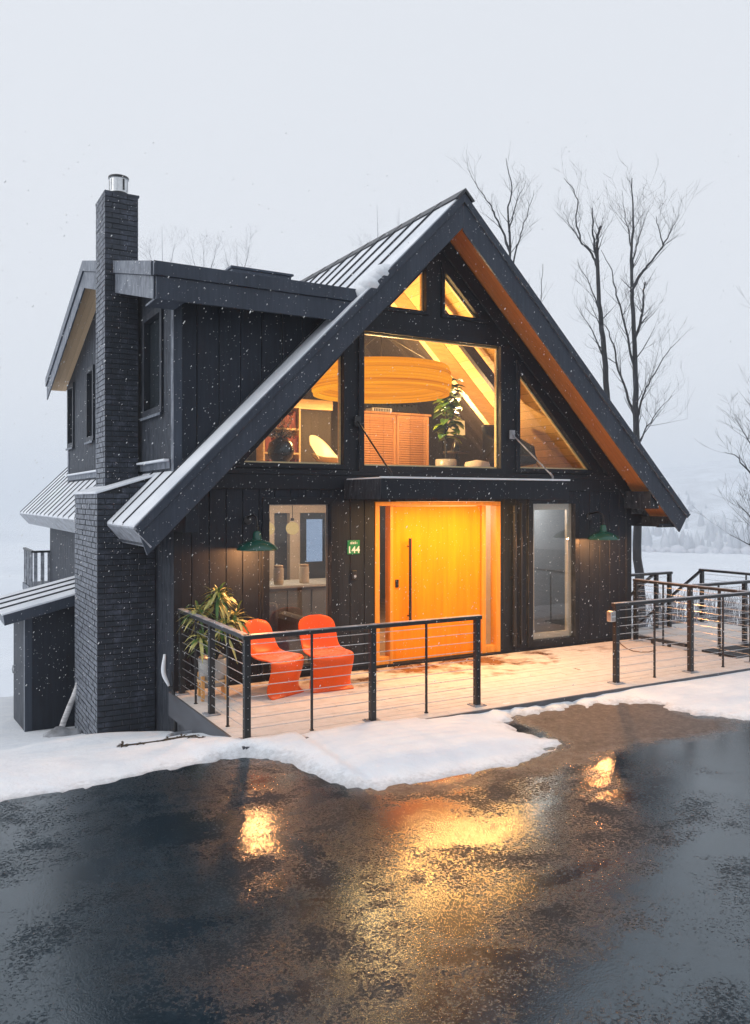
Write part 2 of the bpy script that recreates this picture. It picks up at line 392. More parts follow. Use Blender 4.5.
def tag(o, label=None, cat=None, group=None, kind=None):
    if label: o['label'] = label
    if cat: o['category'] = cat
    if group: o['group'] = group
    if kind: o['kind'] = kind
    return o
def thing(name, label, cat, loc, group=None):
    o = bpy.data.objects.new(name, None); o.empty_display_size = 0.2
    COL.objects.link(o); o.location = loc; ORG[o.name] = Vector(loc)
    return tag(o, label, cat, group)
def lamp(name, typ, loc, energy, col, parent=None, **kw):
    d = bpy.data.lights.new(name, typ); d.energy = energy; d.color = col
    for k, v in kw.items():
        if k != 'rot': setattr(d, k, v)
    o = bpy.data.objects.new(name, d); COL.objects.link(o)
    off = ORG.get(parent.name, Vector((0, 0, 0))) if parent else Vector((0, 0, 0))
    o.location = Vector(loc) - off
    if 'rot' in kw: o.rotation_euler = kw['rot']
    if parent: o.parent = parent
    return o
def copy_tree(root, loc, rot=None, label=None):
    r = root.copy(); COL.objects.link(r); r.location = loc
    if rot is not None: r.rotation_euler = rot
    if label: r['label'] = label
    def rec(src, dst):
        for ch in list(src.children):
            c = ch.copy(); COL.objects.link(c); c.parent = dst; rec(ch, c)
    rec(root, r)
    return r
def inset(poly, d):
    """offset a convex ccw polygon inwards by d (outwards when negative)"""
    n = len(poly); out = []
    for i in range(n):
        p0, p1, p2 = Vector(poly[i - 1]), Vector(poly[i]), Vector(poly[(i + 1) % n])
        e1, e2 = (p1 - p0).normalized(), (p2 - p1).normalized()
        n1, n2 = Vector((-e1.y, e1.x)), Vector((-e2.y, e2.x))
        k = n1 + n2; k = k / max(0.25, (1 + n1.dot(n2)))
        out.append(tuple(p1 + k * d))
    return out
def ring(mb, outer, inner, a0, a1, plane='xz', mi=0):
    n = len(outer)
    for i in range(n):
        j = (i + 1) % n
        mb.prism([outer[i], outer[j], inner[j], inner[i]], a0, a1, plane, mi)

# ------------------------------------------------------------------ world, camera, sun
w = bpy.data.worlds.new('World'); sc.world = w; w.use_nodes = True
nt = w.node_tree; bg = nt.nodes['Background']
sky = nt.nodes.new('ShaderNodeTexSky'); sky.sky_type = 'NISHITA'; sky.sun_disc = False
SUN_EL, SUN_AZ = R(32), R(-78)         # azimuth from +Y towards +X
sky.sun_elevation = SUN_EL; sky.sun_rotation = SUN_AZ; sky.air_density = 1.0; sky.dust_density = 4.0; sky.ozone_density = 1.0
hs = nt.nodes.new('ShaderNodeHueSaturation'); hs.inputs['Saturation'].default_value = 0.35
nt.links.new(sky.outputs[0], hs.inputs['Color'])
mx = nt.nodes.new('ShaderNodeMix'); mx.data_type = 'RGBA'; mx.inputs[0].default_value = 0.90
mx.inputs[7].default_value = (8.5, 8.85, 9.45, 1)     # even overcast deck of cloud
nt.links.new(hs.outputs[0], mx.inputs[6]); nt.links.new(mx.outputs[2], bg.inputs['Color'])
bg.inputs['Strength'].default_value = 0.10
sd = Vector((math.sin(SUN_AZ) * math.cos(SUN_EL), math.cos(SUN_AZ) * math.cos(SUN_EL), math.sin(SUN_EL)))
sun = lamp('sun', 'SUN', (0, 0, 40), 1.0, (1.0, 0.97, 0.93), angle=R(60))
sun.rotation_euler = sd.to_track_quat('Z', 'Y').to_euler()
cam = bpy.data.cameras.new('camera'); co = bpy.data.objects.new('camera', cam); COL.objects.link(co)
co.location = (0, 0, CAMZ); co.rotation_euler = (R(90), 0, -YAW)
cam.sensor_fit = 'VERTICAL'; cam.sensor_height = 36; cam.lens = FPX / 1024 * 36; cam.shift_y = -12 / 1024
cam.clip_end = 6000; cam.clip_start = 0.05
sc.camera = co
vs = sc.view_settings; vs.view_transform = 'Standard'; vs.look = 'None'; vs.exposure = 0; vs.gamma = 1; vs.use_curve_mapping = False
sc.render.engine = 'CYCLES'
cy = sc.cycles; cy.max_bounces = 8; cy.diffuse_bounces = 4; cy.glossy_bounces = 4; cy.transparent_max_bounces = 12; cy.volume_bounces = 1
cy.use_denoising = True; cy.sample_clamp_indirect = 6; cy.caustics_reflective = False
try: cy.denoiser = 'OPENIMAGEDENOISE'
except Exception: pass

# ------------------------------------------------------------------ ground, driveway, lake, hills
edge_px = [(-60, 815), (0, 803), (60, 793), (120, 782), (170, 770), (225, 760), (250, 758), (277, 761), (300, 769), (330, 781), (352, 788), (382, 789), (420, 783),
           (470, 776), (520, 766), (556, 749), (561, 743), (550, 739), (524, 732), (507, 724), (520, 717), (562, 709), (620, 703), (660, 707), (690, 715), (745, 720), (800, 719)]
AZ = -0.085
edge = [at_z(px, py, AZ) for px, py in edge_px]
poly = edge + [(16, edge[-1][1]), (30, 5.5), (30, -20), (-12, -20), (-12, edge[0][1] - 0.6)]
poly = np.array(poly)
def signed_dist(X, Y):
    D = np.full(X.shape, 1e9); inside = np.zeros(X.shape, bool)
    n = len(poly)
    for i in range(n):
        ax, ay = poly[i]; bx, by = poly[(i + 1) % n]
        dx, dy = bx - ax, by - ay
        t = np.clip(((X - ax) * dx + (Y - ay) * dy) / (dx * dx + dy * dy + 1e-12), 0, 1)
        D = np.minimum(D, np.hypot(X - ax - t * dx, Y - ay - t * dy))
        c = ((ay > Y) != (by > Y)) & (X < (bx - ax) * (Y - ay) / (by - ay + 1e-12) + ax)
        inside ^= c
    return np.where(inside, -D, D)
def vnoise(X, Y, s, seed=0.0):
    out = np.empty(X.size)
    for i, (a, b) in enumerate(zip(X.ravel(), Y.ravel())): out[i] = noise.noise((a * s + seed, b * s, seed))
    return out.reshape(X.shape)
LAKE_Z = -26.0
def terrain(X, Y):
    ys = [-3000, 8.0, 9.0, 11.3, 13.5, 19, 24, 70, 4000]
    zs = [-0.085, -0.085, -0.22, -0.78, -1.15, -1.75, -3.6, -30, -30]
    yy = Y + 0.0 * X
    return np.interp(yy, ys, zs)
xs = np.concatenate([-np.geomspace(2500, 7.5, 26), np.arange(-6, 16.5, 0.065), np.geomspace(17.5, 2500, 26)])
ysg = np.concatenate([[-60, -20, -6, -1], np.arange(2.0, 13.0, 0.065), np.arange(13.2, 26, 0.5), np.geomspace(27, 2800, 30)])
X, Y = np.meshgrid(xs, ysg)
near = (X > -6.5) & (X < 17) & (Y > 1.5) & (Y < 26)
nz = np.zeros(X.shape); nf = np.zeros(X.shape)
nz[near] = vnoise(X[near], Y[near], 0.9, 3.1); nf[near] = vnoise(X[near], Y[near], 4.5, 9.7)
D = signed_dist(X, Y)
ng = np.zeros(X.shape); ng[near] = vnoise(X[near], Y[near], 11.0, 17.3)
rag = np.clip((X - 5.2) / 1.0, 0, 1)
Dp = D + 0.07 * nf + 0.05 * nz + 0.05 * ng + rag * (0.10 * nf + 0.09 * ng)
T = 0.030 + 0.092 * np.exp(-((X - 4.4) / 1.9) ** 4) * np.exp(-((Y - 7.3) / 1.3) ** 4)
T = T + 0.05 * np.exp(-((X - 0.2) / 2.2) ** 2)
T = T + 0.028 * (X > 6.2)
T = T + 0.045 * np.exp(-((X - 2.88) / 0.16) ** 2 - ((Y - 7.72) / 0.16) ** 2)
T = T + 0.05 * np.exp(-((X - 2.92) / 0.4) ** 2 - ((Y - 7.68) / 0.4) ** 2)
up = T * (1 - np.exp(-np.maximum(Dp, 0) / np.where(X > 5.9, 0.22, np.where(X < 2.5, 0.5, np.where(X < 3.5, 0.16, 0.55)))))
Z = np.where(Dp > 0, terrain(X, Y) + up + (0.018 * nz + 0.006 * nf) * np.clip(Dp / 0.3, 0, 1), AZ - 0.02 - 0.1 * np.clip(-Dp, 0, 1))
# the ground dips under the deck and house so that nothing pokes through the boards
und = (X > 2.95) & (X < 14.0) & (Y > 7.86) & (Y < 21)
Z = np.where(und, np.minimum(Z, -0.12), Z)
# drifts against the chimney foot and the deck side
Z = Z + 0.10 * np.exp(-((X - 1.9) / 0.9) ** 2 - ((Y - 10.6) / 0.8) ** 2) * (X < 2.9)
mb = MB(); ny, nx = X.shape
verts = np.stack([X, Y, Z], -1).reshape(-1, 3)
me = bpy.data.meshes.new('snowy_ground')
idx = np.arange(ny * nx).reshape(ny, nx)
faces = np.stack([idx[:-1, :-1], idx[:-1, 1:], idx[1:, 1:], idx[1:, :-1]], -1).reshape(-1, 4)
me.from_pydata(verts.tolist(), [], faces.tolist()); me.materials.append(M_GSNOW)
a = me.attributes.new('slush', 'FLOAT', 'POINT'); a.data.foreach_set('value', np.exp(-np.maximum(Dp, 0) / np.where(X > 5.6, 0.28, 0.26)).ravel().astype(np.float32))
me.polygons.foreach_set('use_smooth', [True] * len(me.polygons)); me.update()
g = bpy.data.objects.new('snowy_ground', me); COL.objects.link(g)
tag(g, 'snow covered ground sloping from the driveway past the house to the lake bank', 'ground', kind='structure')

# wet asphalt driveway: one sheet, brown grit where the melt has left sand near the deck
gx = np.concatenate([[-12, -9], np.arange(-6, 13.0, 0.14), [14, 18, 24, 30]]); gy = np.concatenate([[-20, -8, -2], np.arange(0.5, 8.2, 0.12)])
GX, GY = np.meshgrid(gx, gy)
gp = np.array([at_z(px, py, AZ) for px, py in [(502, 716), (560, 700), (620, 694), (665, 702), (700, 716), (748, 720), (720, 738), (640, 745), (590, 762), (540, 776), (470, 788), (400, 797), (350, 794), (352, 786), (420, 782), (520, 766), (562, 745)]])
def pdist(X, Y, P):
    D = np.full(X.shape, 1e9); ins = np.zeros(X.shape, bool); n = len(P)
    for i in range(n):
        ax, ay = P[i]; bx, by = P[(i + 1) % n]; dx, dy = bx - ax, by - ay
        t = np.clip(((X - ax) * dx + (Y - ay) * dy) / (dx * dx + dy * dy + 1e-12), 0, 1)
        D = np.minimum(D, np.hypot(X - ax - t * dx, Y - ay - t * dy))
        ins ^= ((ay > Y) != (by > Y)) & (X < (bx - ax) * (Y - ay) / (by - ay + 1e-12) + ax)
    return np.where(ins, -D, D)
grit = np.clip(0.5 - pdist(GX, GY, gp) / 0.7, 0, 1)
me = bpy.data.meshes.new('driveway')
ny, nx = GX.shape; idx = np.arange(ny * nx).reshape(ny, nx)
me.from_pydata(np.stack([GX, GY, np.full(GX.shape, AZ)], -1).reshape(-1, 3).tolist(), [], np.stack([idx[:-1, :-1], idx[:-1, 1:], idx[1:, 1:], idx[1:, :-1]], -1).reshape(-1, 4).tolist())
a = me.attributes.new('grit', 'FLOAT', 'POINT'); a.data.foreach_set('value', grit.ravel().astype(np.float32))
me.materials.append(M_ASPH); me.update()
d = bpy.data.objects.new('driveway', me); COL.objects.link(d)
tag(d, 'wet black asphalt driveway mirroring the lit house, brown grit by the deck', 'driveway', kind='structure')

mb = MB(); mb.quad((-2600, 60, LAKE_Z), (2600, 60, LAKE_Z), (2600, 2800, LAKE_Z), (-2600, 2800, LAKE_Z))
tag(mb.build('frozen_lake', snow_mat('lake_snow', (0.66, 0.70, 0.76), (0.84, 0.87, 0.91), 0.02, 0.1)), 'flat frozen lake under snow behind the house', 'lake', kind='structure')
# far shore: low wooded ridge, arc around the lake beyond the right end of the house
mb = MB(); prof = []
NA = 90
for i in range(NA + 1):
    az = R(33 + 62 * i / NA)
    k = min(1, max(0, i - 4) / 32.0)
    h = 8 + k * 46 + 12 * noise.noise((i * 0.17, 2.0, 0)) * k + 5 * noise.noise((i * 0.6, 7.0, 0))
    row = []
    for rr, hh in ((470, LAKE_Z - 1), (520, LAKE_Z + 3), (640, LAKE_Z + 26 + h * 0.35), (780, max(LAKE_Z + 26 + h * 0.75, 0)), (980, h), (1500, LAKE_Z - 1)):
        rj = rr * (1 + 0.03 * noise.noise((i * 0.3, rr * 0.01, 1)))
        row.append((math.sin(az) * rj, math.cos(az) * rj, hh + 3 * noise.noise((i * 0.5, rr * 0.02, 5)) if rr not in (470, 1500) else hh))
    prof.append(row)
K = len(prof[0])
mb.v = [q for r_ in prof for q in r_]
for i in range(NA):
    for k in range(K - 1):
        mb.f.append([i * K + k, (i + 1) * K + k, (i + 1) * K + k + 1, i * K + k + 1]); mb.m.append(0)
M_HILL = simple('hazed_hill', (0.64, 0.68, 0.74), 0.95, 0, 0.25, 0.05, bmp=0)  # base colour paled: distance haze painted into it
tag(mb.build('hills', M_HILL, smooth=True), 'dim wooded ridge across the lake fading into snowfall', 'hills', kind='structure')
mb = MB()
for k in range(900):
    az = R(35 + 58 * rnd.random()); rr = 482 + 190 * rnd.random() ** 1.6
    gz = LAKE_Z + max(0, min(1, (rr - 470) / 50)) * 3 + max(0, (rr - 520) / 120) * 26
    h = 5 + 9 * rnd.random() + (rr - 480) * 0.01; wd = h * (0.16 + 0.12 * rnd.random())
    x, y = math.sin(az) * rr, math.cos(az) * rr
    mb.lathe([(wd * 0.5, 0), (wd, h * 0.22), (wd * 0.62, h * 0.55), (wd * 0.28, h * 0.8), (0.02, h)], (x, y, gz - 0.5), 6, 0 if rnd.random() < 0.7 else 1)
for k in range(420):
    az = R(35 + 58 * rnd.random()); rr = 470 + 10 * rnd.random()
    h = 1.5 + 3.2 * rnd.random() ** 2; wd = h * (0.5 + 0.5 * rnd.random())
    mb.lathe([(wd * 0.7, 0), (wd, h * 0.4), (wd * 0.6, h * 0.8), (0.05, h)], (math.sin(az) * rr, math.cos(az) * rr, LAKE_Z - 0.1), 6, 2)
tag(mb.build('far_woods', [simple('hazed_tree', (0.40, 0.43, 0.49), 0.95, bmp=0), simple('hazed_tree_pale', (0.50, 0.53, 0.58), 0.95, bmp=0), simple('frosted_bush', (0.55, 0.56, 0.62), 0.95, bmp=0)], smooth=True),  # the two tree tones are paled as well, haze put into the colour
    'frosted bushes and misty trees along the far lake shore', 'woods', kind='stuff')

# air: pale falling snow haze
mb = MB(); mb.box(-2590, 2590, -70, 2790, -32, 64)
hz = mb.build('haze', None)
m, nt, out = newmat('snow_haze')
pv = N(nt, 'ShaderNodeVolumePrincipled'); pv.inputs['Color'].default_value = (0.90, 0.945, 1.0, 1); pv.inputs['Density'].default_value = 0.0016; pv.inputs['Anisotropy'].default_value = 0.2
L(nt, pv.outputs[0], out.inputs['Volume'])
hz.data.materials.clear(); hz.data.materials.append(m); tag(hz, 'pale wintry air thick with fine snow', 'haze', kind='stuff')

# ------------------------------------------------------------------ HOUSE
CX = 7.03; SL, SR = 1.012, 0.978; APEX = 6.92
XL, XR, YF, YB = 2.95, 11.11, 10.45, 21.2
def top_z(x, a=APEX): return a - (CX - x) * SL if x < CX else a - (x - CX) * SR
def roof_line(x): return top_z(x, 6.62)
house = thing('house', 'black steep gabled house with glowing windows, painted brick chimney and snowy metal roof', 'house', (CX, YF, 0))
OPEN = {
    'loft_window': [(5.71, 2.94), (8.22, 2.94), (8.22, 4.91), (5.71, 4.91)],
    'triangle_low_left': [(3.86, 2.945), (5.40, 2.945), (5.40, 4.58)],
    'triangle_low_right': [(8.59, 2.955), (10.20, 2.955), (8.59, 4.58)],
    'triangle_top_left': [(6.12, 5.29), (6.80, 5.29), (6.80, 5.98)],
    'triangle_top_right': [(7.12, 5.29), (7.84, 5.29), (7.12, 5.98)],
    'tall_left': [(4.24, 0.13), (5.20, 0.13), (5.20, 2.40), (4.24, 2.40)],
    'tall_right': [(8.86, 0.13), (9.80, 0.13), (9.80, 2.40), (8.86, 2.40)],
    'entrance': [(5.90, -0.3), (8.22, -0.3), (8.22, 2.43), (5.90, 2.43)],
}
def zint(p, x):
    zs = []
    for i in range(len(p)):
        (x0, z0), (x1, z1) = p[i], p[(i + 1) % len(p)]
        if abs(x1 - x0) < 1e-9: continue
        if min(x0, x1) - 1e-6 <= x <= max(x0, x1) + 1e-6: zs.append(z0 + (z1 - z0) * (x - x0) / (x1 - x0))
    return (min(zs), max(zs)) if zs else None
def wall_strips(mb, x0, x1, y0, y1, zlo, zhi, opens, board=None, gap=0.010):
    bx = [x0]
    if board:
        k = x0 + board
        while k < x1 - 0.02: bx.append(k); k += board
    bset = set(round(q, 4) for q in bx) | {round(x1, 4)}
    cuts = sorted(set([round(q, 4) for q in bx + [x1]] + [round(q[0], 4) for p in opens for q in p if x0 < q[0] < x1] + ([round(CX, 4)] if x0 < CX < x1 else [])))
    for a, b in zip(cuts[:-1], cuts[1:]):
        if b - a < 1e-3: continue
        ia = a + (gap / 2 if board and a in bset and a > x0 + 1e-3 else 0); ib = b - (gap / 2 if board and b in bset and b < x1 - 1e-3 else 0)
        if ib - ia < 2e-3: continue
        iv = []
        for p in opens:
            A, B = zint(p, ia), zint(p, ib); Mm = zint(p, (ia + ib) / 2)
            if Mm: iv.append(((A or Mm), (B or Mm), Mm))
        iv.sort(key=lambda q: q[2][0])
        cur = (zlo(ia), zlo(ib))
        end = (zhi(ia), zhi(ib))
        for A, B, Mm in iv:
            lo = (min(A[0], end[0]), min(B[0], end[1])); hi = (A[1], B[1])
            if lo[0] > cur[0] + 1e-3 or lo[1] > cur[1] + 1e-3:
                mb.prism([(ia, cur[0]), (ib, cur[1]), (ib, lo[1]), (ia, lo[0])], y0, y1)
            cur = (max(cur[0], hi[0]), max(cur[1], hi[1]))
        if end[0] > cur[0] + 1e-3 or end[1] > cur[1] + 1e-3:
            mb.prism([(ia, cur[0]), (ib, cur[1]), (ib, max(end[1], cur[1] + 1e-4)), (ia, max(end[0], cur[0] + 1e-4))], y0, y1)
ops = list(OPEN.values())
# ground storey boards (vertical channel siding) and the plain panelled gable above
mb = MB()
wall_strips(mb, XL, XR, YF, YF + 0.04, lambda x: -0.35, lambda x: 2.60, ops, 0.232, 0.012)
front = mb.build('siding', M_SID, house, bevel=0.003)
mb = MB()
wall_strips(mb, XL, XR, YF + 0.045, YF + 0.16, lambda x: -0.9, lambda x: 2.60, ops)
wall_strips(mb, XL + 0.5, XR, YF + 0.01, YF + 0.16, lambda x: 2.60, lambda x: max(2.6, roof_line(x)), ops)
mb.build('gable_wall', M_TRIM, house)
# belt board between the storeys, corner boards, frieze boards below the soffit
mb = MB()
mb.box(XL + 0.16, XR - 0.1, YF - 0.030, YF + 0.008, 2.60, 2.80)
mb.box(XL + 0.4, XR - 0.25, YF - 0.042, YF + 0.008, 2.803, 2.868)
for s, x0, x1 in ((SR, CX + 0.02, XR - 0.02),):
    mb.prism([(x0, top_z(x0, 6.60)), (x1, top_z(x1, 6.60)), (x1, top_z(x1, 6.32)), (x0, top_z(x0, 6.32))], YF - 0.035, YF + 0.008)
    mb.prism([(CX - 0.02, top_z(CX, 6.60)), (3.4, top_z(3.4, 6.60)), (3.4, top_z(3.4, 6.32)), (CX - 0.02, top_z(CX, 6.32))], YF - 0.035, YF + 0.008)
mb.box(XR - 0.115, XR + 0.012, YF - 0.018, YF + 0.1, -0.35, 2.598)
mb.box(XL - 0.012, XL + 0.11, YF - 0.018, YF + 0.1, -0.9, 2.598)
mb.box(5.22, 5.32, YF - 0.012, YF + 0.03, 0.0, 2.595)
mb.build('trim_board', M_TRIM, front, bevel=0.004)
# skirting board interrupted by the entrance
for a, b in ((XL + 0.12, 5.88), (8.24, XR - 0.12)):
    mb = MB(); mb.box(a, b, YF - 0.015, YF + 0.02, -0.05, 0.06); mb.build('base_board', M_TRIM, front, bevel=0.004)

# side and rear walls
def side_boards(mb, x0, x1, y0, y1, zlo, zhi, holes, board=0.232, gap=0.012):
    cuts = [y0]
    while cuts[-1] + board < y1 - 0.02: cuts.append(cuts[-1] + board)
    cuts.append(y1); base = set(round(c, 4) for c in cuts)
    allc = sorted(set([round(c, 4) for c in cuts] + [round(q, 4) for h in holes for q in h[:2] if y0 < q < y1]))
    for a, b in zip(allc[:-1], allc[1:]):
        ia = a + (gap / 2 if a in base and a > y0 + 1e-3 else 0); ib = b - (gap / 2 if b in base and b < y1 - 1e-3 else 0)
        if ib - ia < 2e-3: continue
        mid = (a + b) / 2; cur = (zlo, zlo)
        for h in sorted([h for h in holes if h[0] <= mid <= h[1]], key=lambda q: q[2]):
            if h[2] > cur[0]: mb.prism([(ia, cur[0]), (ib, cur[1]), (ib, h[2]), (ia, h[2])], x0, x1, 'yz')
            cur = (h[3], h[3])
        e = (zhi(ia), zhi(ib))
        if e[0] > cur[0] and e[1] > cur[1]: mb.prism([(ia, cur[0]), (ib, cur[1]), (ib, e[1]), (ia, e[0])], x0, x1, 'yz')
DR_Y0, DR_YR, DR_Y1 = 9.96, 14.5, 18.84
def dorm_z(y): return 5.31 + (y - DR_Y0) * (6.46 - 5.31) / (DR_YR - DR_Y0) if y <= DR_YR else 6.46 - (y - DR_YR) * (6.46 - 5.03) / (DR_Y1 - DR_YR)
WIN_S = [(11.02, 11.90, 3.70, 5.00), (15.72, 16.28, 3.62, 4.86), (17.84, 18.42, 3.62, 4.80)]
mb = MB()
side_boards(mb, XL, XL + 0.04, YF + 0.105, 18.55, 2.4, lambda y: dorm_z(y) - 0.2, WIN_S)
side_boards(mb, XL, XL + 0.04, YF + 0.105, YB, -2.4, lambda y: 2.40, [])
sidew = mb.build('side_wall', M_SID, house)
mb = MB()
side_boards(mb, XL + 0.045, XL + 0.16, YF + 0.165, 18.5, 2.4, lambda y: dorm_z(y) - 0.22, WIN_S, 50)
mb.box(XL + 0.045, XL + 0.16, YF + 0.165, YB, -2.4, 2.395)
mb.box(XR - 0.16, XR, YF + 0.165, YB, -2.4, 2.6)
mb.box(XL + 0.165, XR - 0.165, 18.36, 18.5, 2.83, 4.98)
mb.build('sheathing', M_TRIM, sidew)
mb = MB()   # rear wall with one opening for the lakeside window
def rear(x): return max(-2.3, roof_line(x) - 0.02)
wall_strips(mb, XL + 0.17, XR - 0.17, YB - 0.15, YB, lambda x: -2.4, lambda x: rear(x), [[(9.2, 0.6), (10.5, 0.6), (10.5, 2.05), (9.2, 2.05)]])
mb.build('rear_wall', M_SID, house)
mb = MB(); mb.box(XL - 0.014, XL + 0.11, 18.42, 18.56, 2.6, 4.9); mb.box(XL - 0.014, XL + 0.1, YF - 0.02, YF + 0.1, 2.82, 5.05)
mb.box(XL - 0.025, XL - 0.002, YF + 0.12, 18.4, 2.86, 2.98)
mb.build('corner_board', M_FASC, sidew, bevel=0.004)
mb = MB(); mb.box(XL - 0.10, XL - 0.027, YF + 0.14, 12.05, 2.955, 2.985); mb.box(XL - 0.10, XL - 0.027, 12.85, 18.4, 2.955, 2.985)
mb.build('snowy_ledge', M_ROOFSN, sidew, bevel=0.006)

# dormer front wall, rising behind the rake
mb = MB()
wall_strips(mb, XL, 5.55, YF, YF + 0.04, lambda x: top_z(x, 6.80), lambda x: 5.24, [], 0.30, 0.014)
mb2 = MB(); wall_strips(mb2, XL + 0.17, 5.6, YF + 0.045, YF + 0.16, lambda x: top_z(x, 6.60), lambda x: 5.22, [])
dorm = mb.build('dormer_wall', M_SID, house, bevel=0.003)
mb2.build('dormer_sheathing', M_TRIM, dorm)
# dormer roof: two slopes, ridge running into the main roof
def dorm_x(y): return CX - (APEX - dorm_z(y)) / SL
mb = MB(); sn = MB(); sm = MB(); so = MB()
XE = 2.585
for (ya, yb) in ((DR_Y0, DR_YR), (DR_YR, DR_Y1)):
    za, zb = dorm_z(ya), dorm_z(yb); xa, xb = dorm_x(ya) + 0.12, dorm_x(yb) + 0.12
    mb.hexa([(XE, ya, za - 0.2), (xa, ya, za - 0.2), (xb, yb, zb - 0.2), (XE, yb, zb - 0.2), (XE, ya, za), (xa, ya, za), (xb, yb, zb), (XE, yb, zb)])
    sn.hexa([(XE + 0.01, ya, za + .002), (xa, ya, za + .002), (xb, yb, zb + .002), (XE + 0.01, yb, zb + .002), (XE + 0.01, ya, za + .035), (xa, ya, za + .035), (xb, yb, zb + .035), (XE + 0.01, yb, zb + .035)])
    so.hexa([(XE + 0.03, ya + .02, za - 0.222), (XL - .005, ya + .02, za - 0.222), (XL - .005, yb - .02, zb - 0.222), (XE + 0.03, yb - .02, zb - 0.222), (XE + 0.03, ya + .02, za - 0.205), (XL - .005, ya + .02, za - 0.205), (XL - .005, yb - .02, zb - 0.205), (XE + 0.03, yb - .02, zb - 0.205)])
droof = mb.build('dormer_roof', M_FASC, house)
sn.build('roof_snow', M_ROOFSN, droof, bevel=0.012)
so.build('soffit', M_SOFFIT2, droof)
mb = MB()
mb.box(XE, dorm_x(DR_Y0) + 0.10, DR_Y0 - 0.030, DR_Y0 - .002, 4.88, 5.16); mb.box(XE - 0.035, dorm_x(DR_Y0) + 0.13, DR_Y0 - 0.058, DR_Y0 - .002, 5.163, 5.335)
for (ya, yb) in ((DR_Y0, 12.09), (12.79, DR_YR), (DR_YR, DR_Y1)):
    za, zb = dorm_z(ya), dorm_z(yb)
    for (x0, x1, h0, h1) in ((XE - 0.028, XE - .002, -0.43, -0.15), (XE - 0.056, XE - .002, -0.147, 0.03)):
        mb.hexa([(x0, ya, za + h0), (x1, ya, za + h0), (x1, yb, zb + h0), (x0, yb, zb + h0), (x0, ya, za + h1), (x1, ya, za + h1), (x1, yb, zb + h1), (x0, yb, zb + h1)])
mb.box(XE, XL, DR_Y0 + .0, YF - .003, 4.885, 4.915)
mb.build('fascia', M_FASC, droof, bevel=0.005)
mb = MB(); mb.box(4.05, 4.98, 11.35, 12.5, 5.5, 5.80); mb.box(4.02, 5.01, 11.32, 12.53, 5.802, 5.835)
mb.build('skylight', M_FASC, droof, bevel=0.01)

# main roof
YR0, YR1 = 9.835, 21.3
TIPL, TIPR = (2.300, top_z(2.300)), (11.86, top_z(11.86))
def slope_slab(mb, side, a_top, a_bot, y0, y1, tip, mi=0, cut=0.0):
    # perpendicular tip cut
    if side < 0:
        xb = tip[0] + cut
        mb.prism([(CX, a_top), (tip[0], top_z(tip[0], a_top)), (xb, top_z(xb, a_bot)), (CX, a_bot)], y0, y1, 'xz', mi)
    else:
        xb = tip[0] - cut
        mb.prism([(CX, a_top), (CX, a_bot), (xb, top_z(xb, a_bot)), (tip[0], top_z(tip[0], a_top))], y0, y1, 'xz', mi)
mb = MB()
slope_slab(mb, -1, APEX, 6.65, YR0, YR1, TIPL, 0, 0.13); slope_slab(mb, 1, APEX, 6.65, YR0, YR1, TIPR, 0, 0.14)
roof = mb.build('roof', M_FASC, house)
mb = MB(); slope_slab(mb, -1, APEX + 0.036, APEX + 0.003, YR0 - 0.05, YR1, (TIPL[0] - 0.012, 0), 0, 0.0); slope_slab(mb, 1, APEX + 0.036, APEX + 0.003, YR0 - 0.02, YR1, (TIPR[0], 0), 0, 0.0)
mb.build('roof_snow', M_ROOFSN, roof, bevel=0.01)
mb = MB(); y = YR0 + 0.53
while y < YR1:
    for s, tx in ((-1, TIPL[0] - 0.015), (1, TIPR[0])):
        mb.prism([(CX - 0.02 * -s, APEX + 0.058), (tx, top_z(tx, APEX + 0.058)), (tx, top_z(tx, APEX + 0.02)), (CX - 0.02 * -s, APEX + 0.02)], y - 0.012, y + 0.012)
    y += 0.57
mb.build('standing_seam', M_SEAM, roof)
mb = MB(); mb.prism([(CX - 0.17, APEX - 0.10), (CX, APEX + 0.065), (CX + 0.17, APEX - 0.10), (CX + 0.13, APEX - 0.12), (CX, APEX + 0.02), (CX - 0.13, APEX - 0.12)], YR0 - 0.09, YR1 + 0.02)
mb.build('ridge_cap', M_SEAM, roof)
# rakes: main board and a narrower drip board standing proud of it
mb = MB()
def rake(mb, side, a1, a0, y0, y1, tipx, dcut):
    if side < 0:
        xb = tipx + dcut * (a1 - a0) / 0.54
        mb.prism([(CX - .0015, a1), (tipx, top_z(tipx, a1)), (xb, top_z(xb, a0)), (CX - .0015, a0)], y0, y1)
    else:
        xb = tipx - dcut * (a1 - a0) / 0.54
        mb.prism([(CX + .0015, a1), (CX + .0015, a0), (xb, top_z(xb, a0)), (tipx, top_z(tipx, a1))], y0, y1)
for s, tx, dc in ((-1, TIPL[0], 0.20), (1, TIPR[0], 0.30)):
    rake(mb, s, APEX - 0.135, 6.43 if s < 0 else 6.38, YR0 - 0.036, YR0 - .002, tx - s * (0.05 if s < 0 else 0.075), dc * 0.75)
    rake(mb, s, APEX + 0.002, APEX - 0.132, YR0 - 0.066, YR0 - .002, tx, dc)
mb.build('rake_board', M_FASC, roof, bevel=0.005)
mb = MB()   # cedar lining below the overhang
slope_slab(mb, -1, 6.648, 6.63, YR0 + .001, YF - .003, (2.55, 0)); slope_slab(mb, 1, 6.648, 6.63, YR0 + .001, YF - .003, (11.60, 0))
slope_slab(mb, 1, 6.648, 6.63, YF + 0.17, YR1 - .1, (11.60, 0)) if False else None
mb.build('soffit', M_SOFFIT, roof)
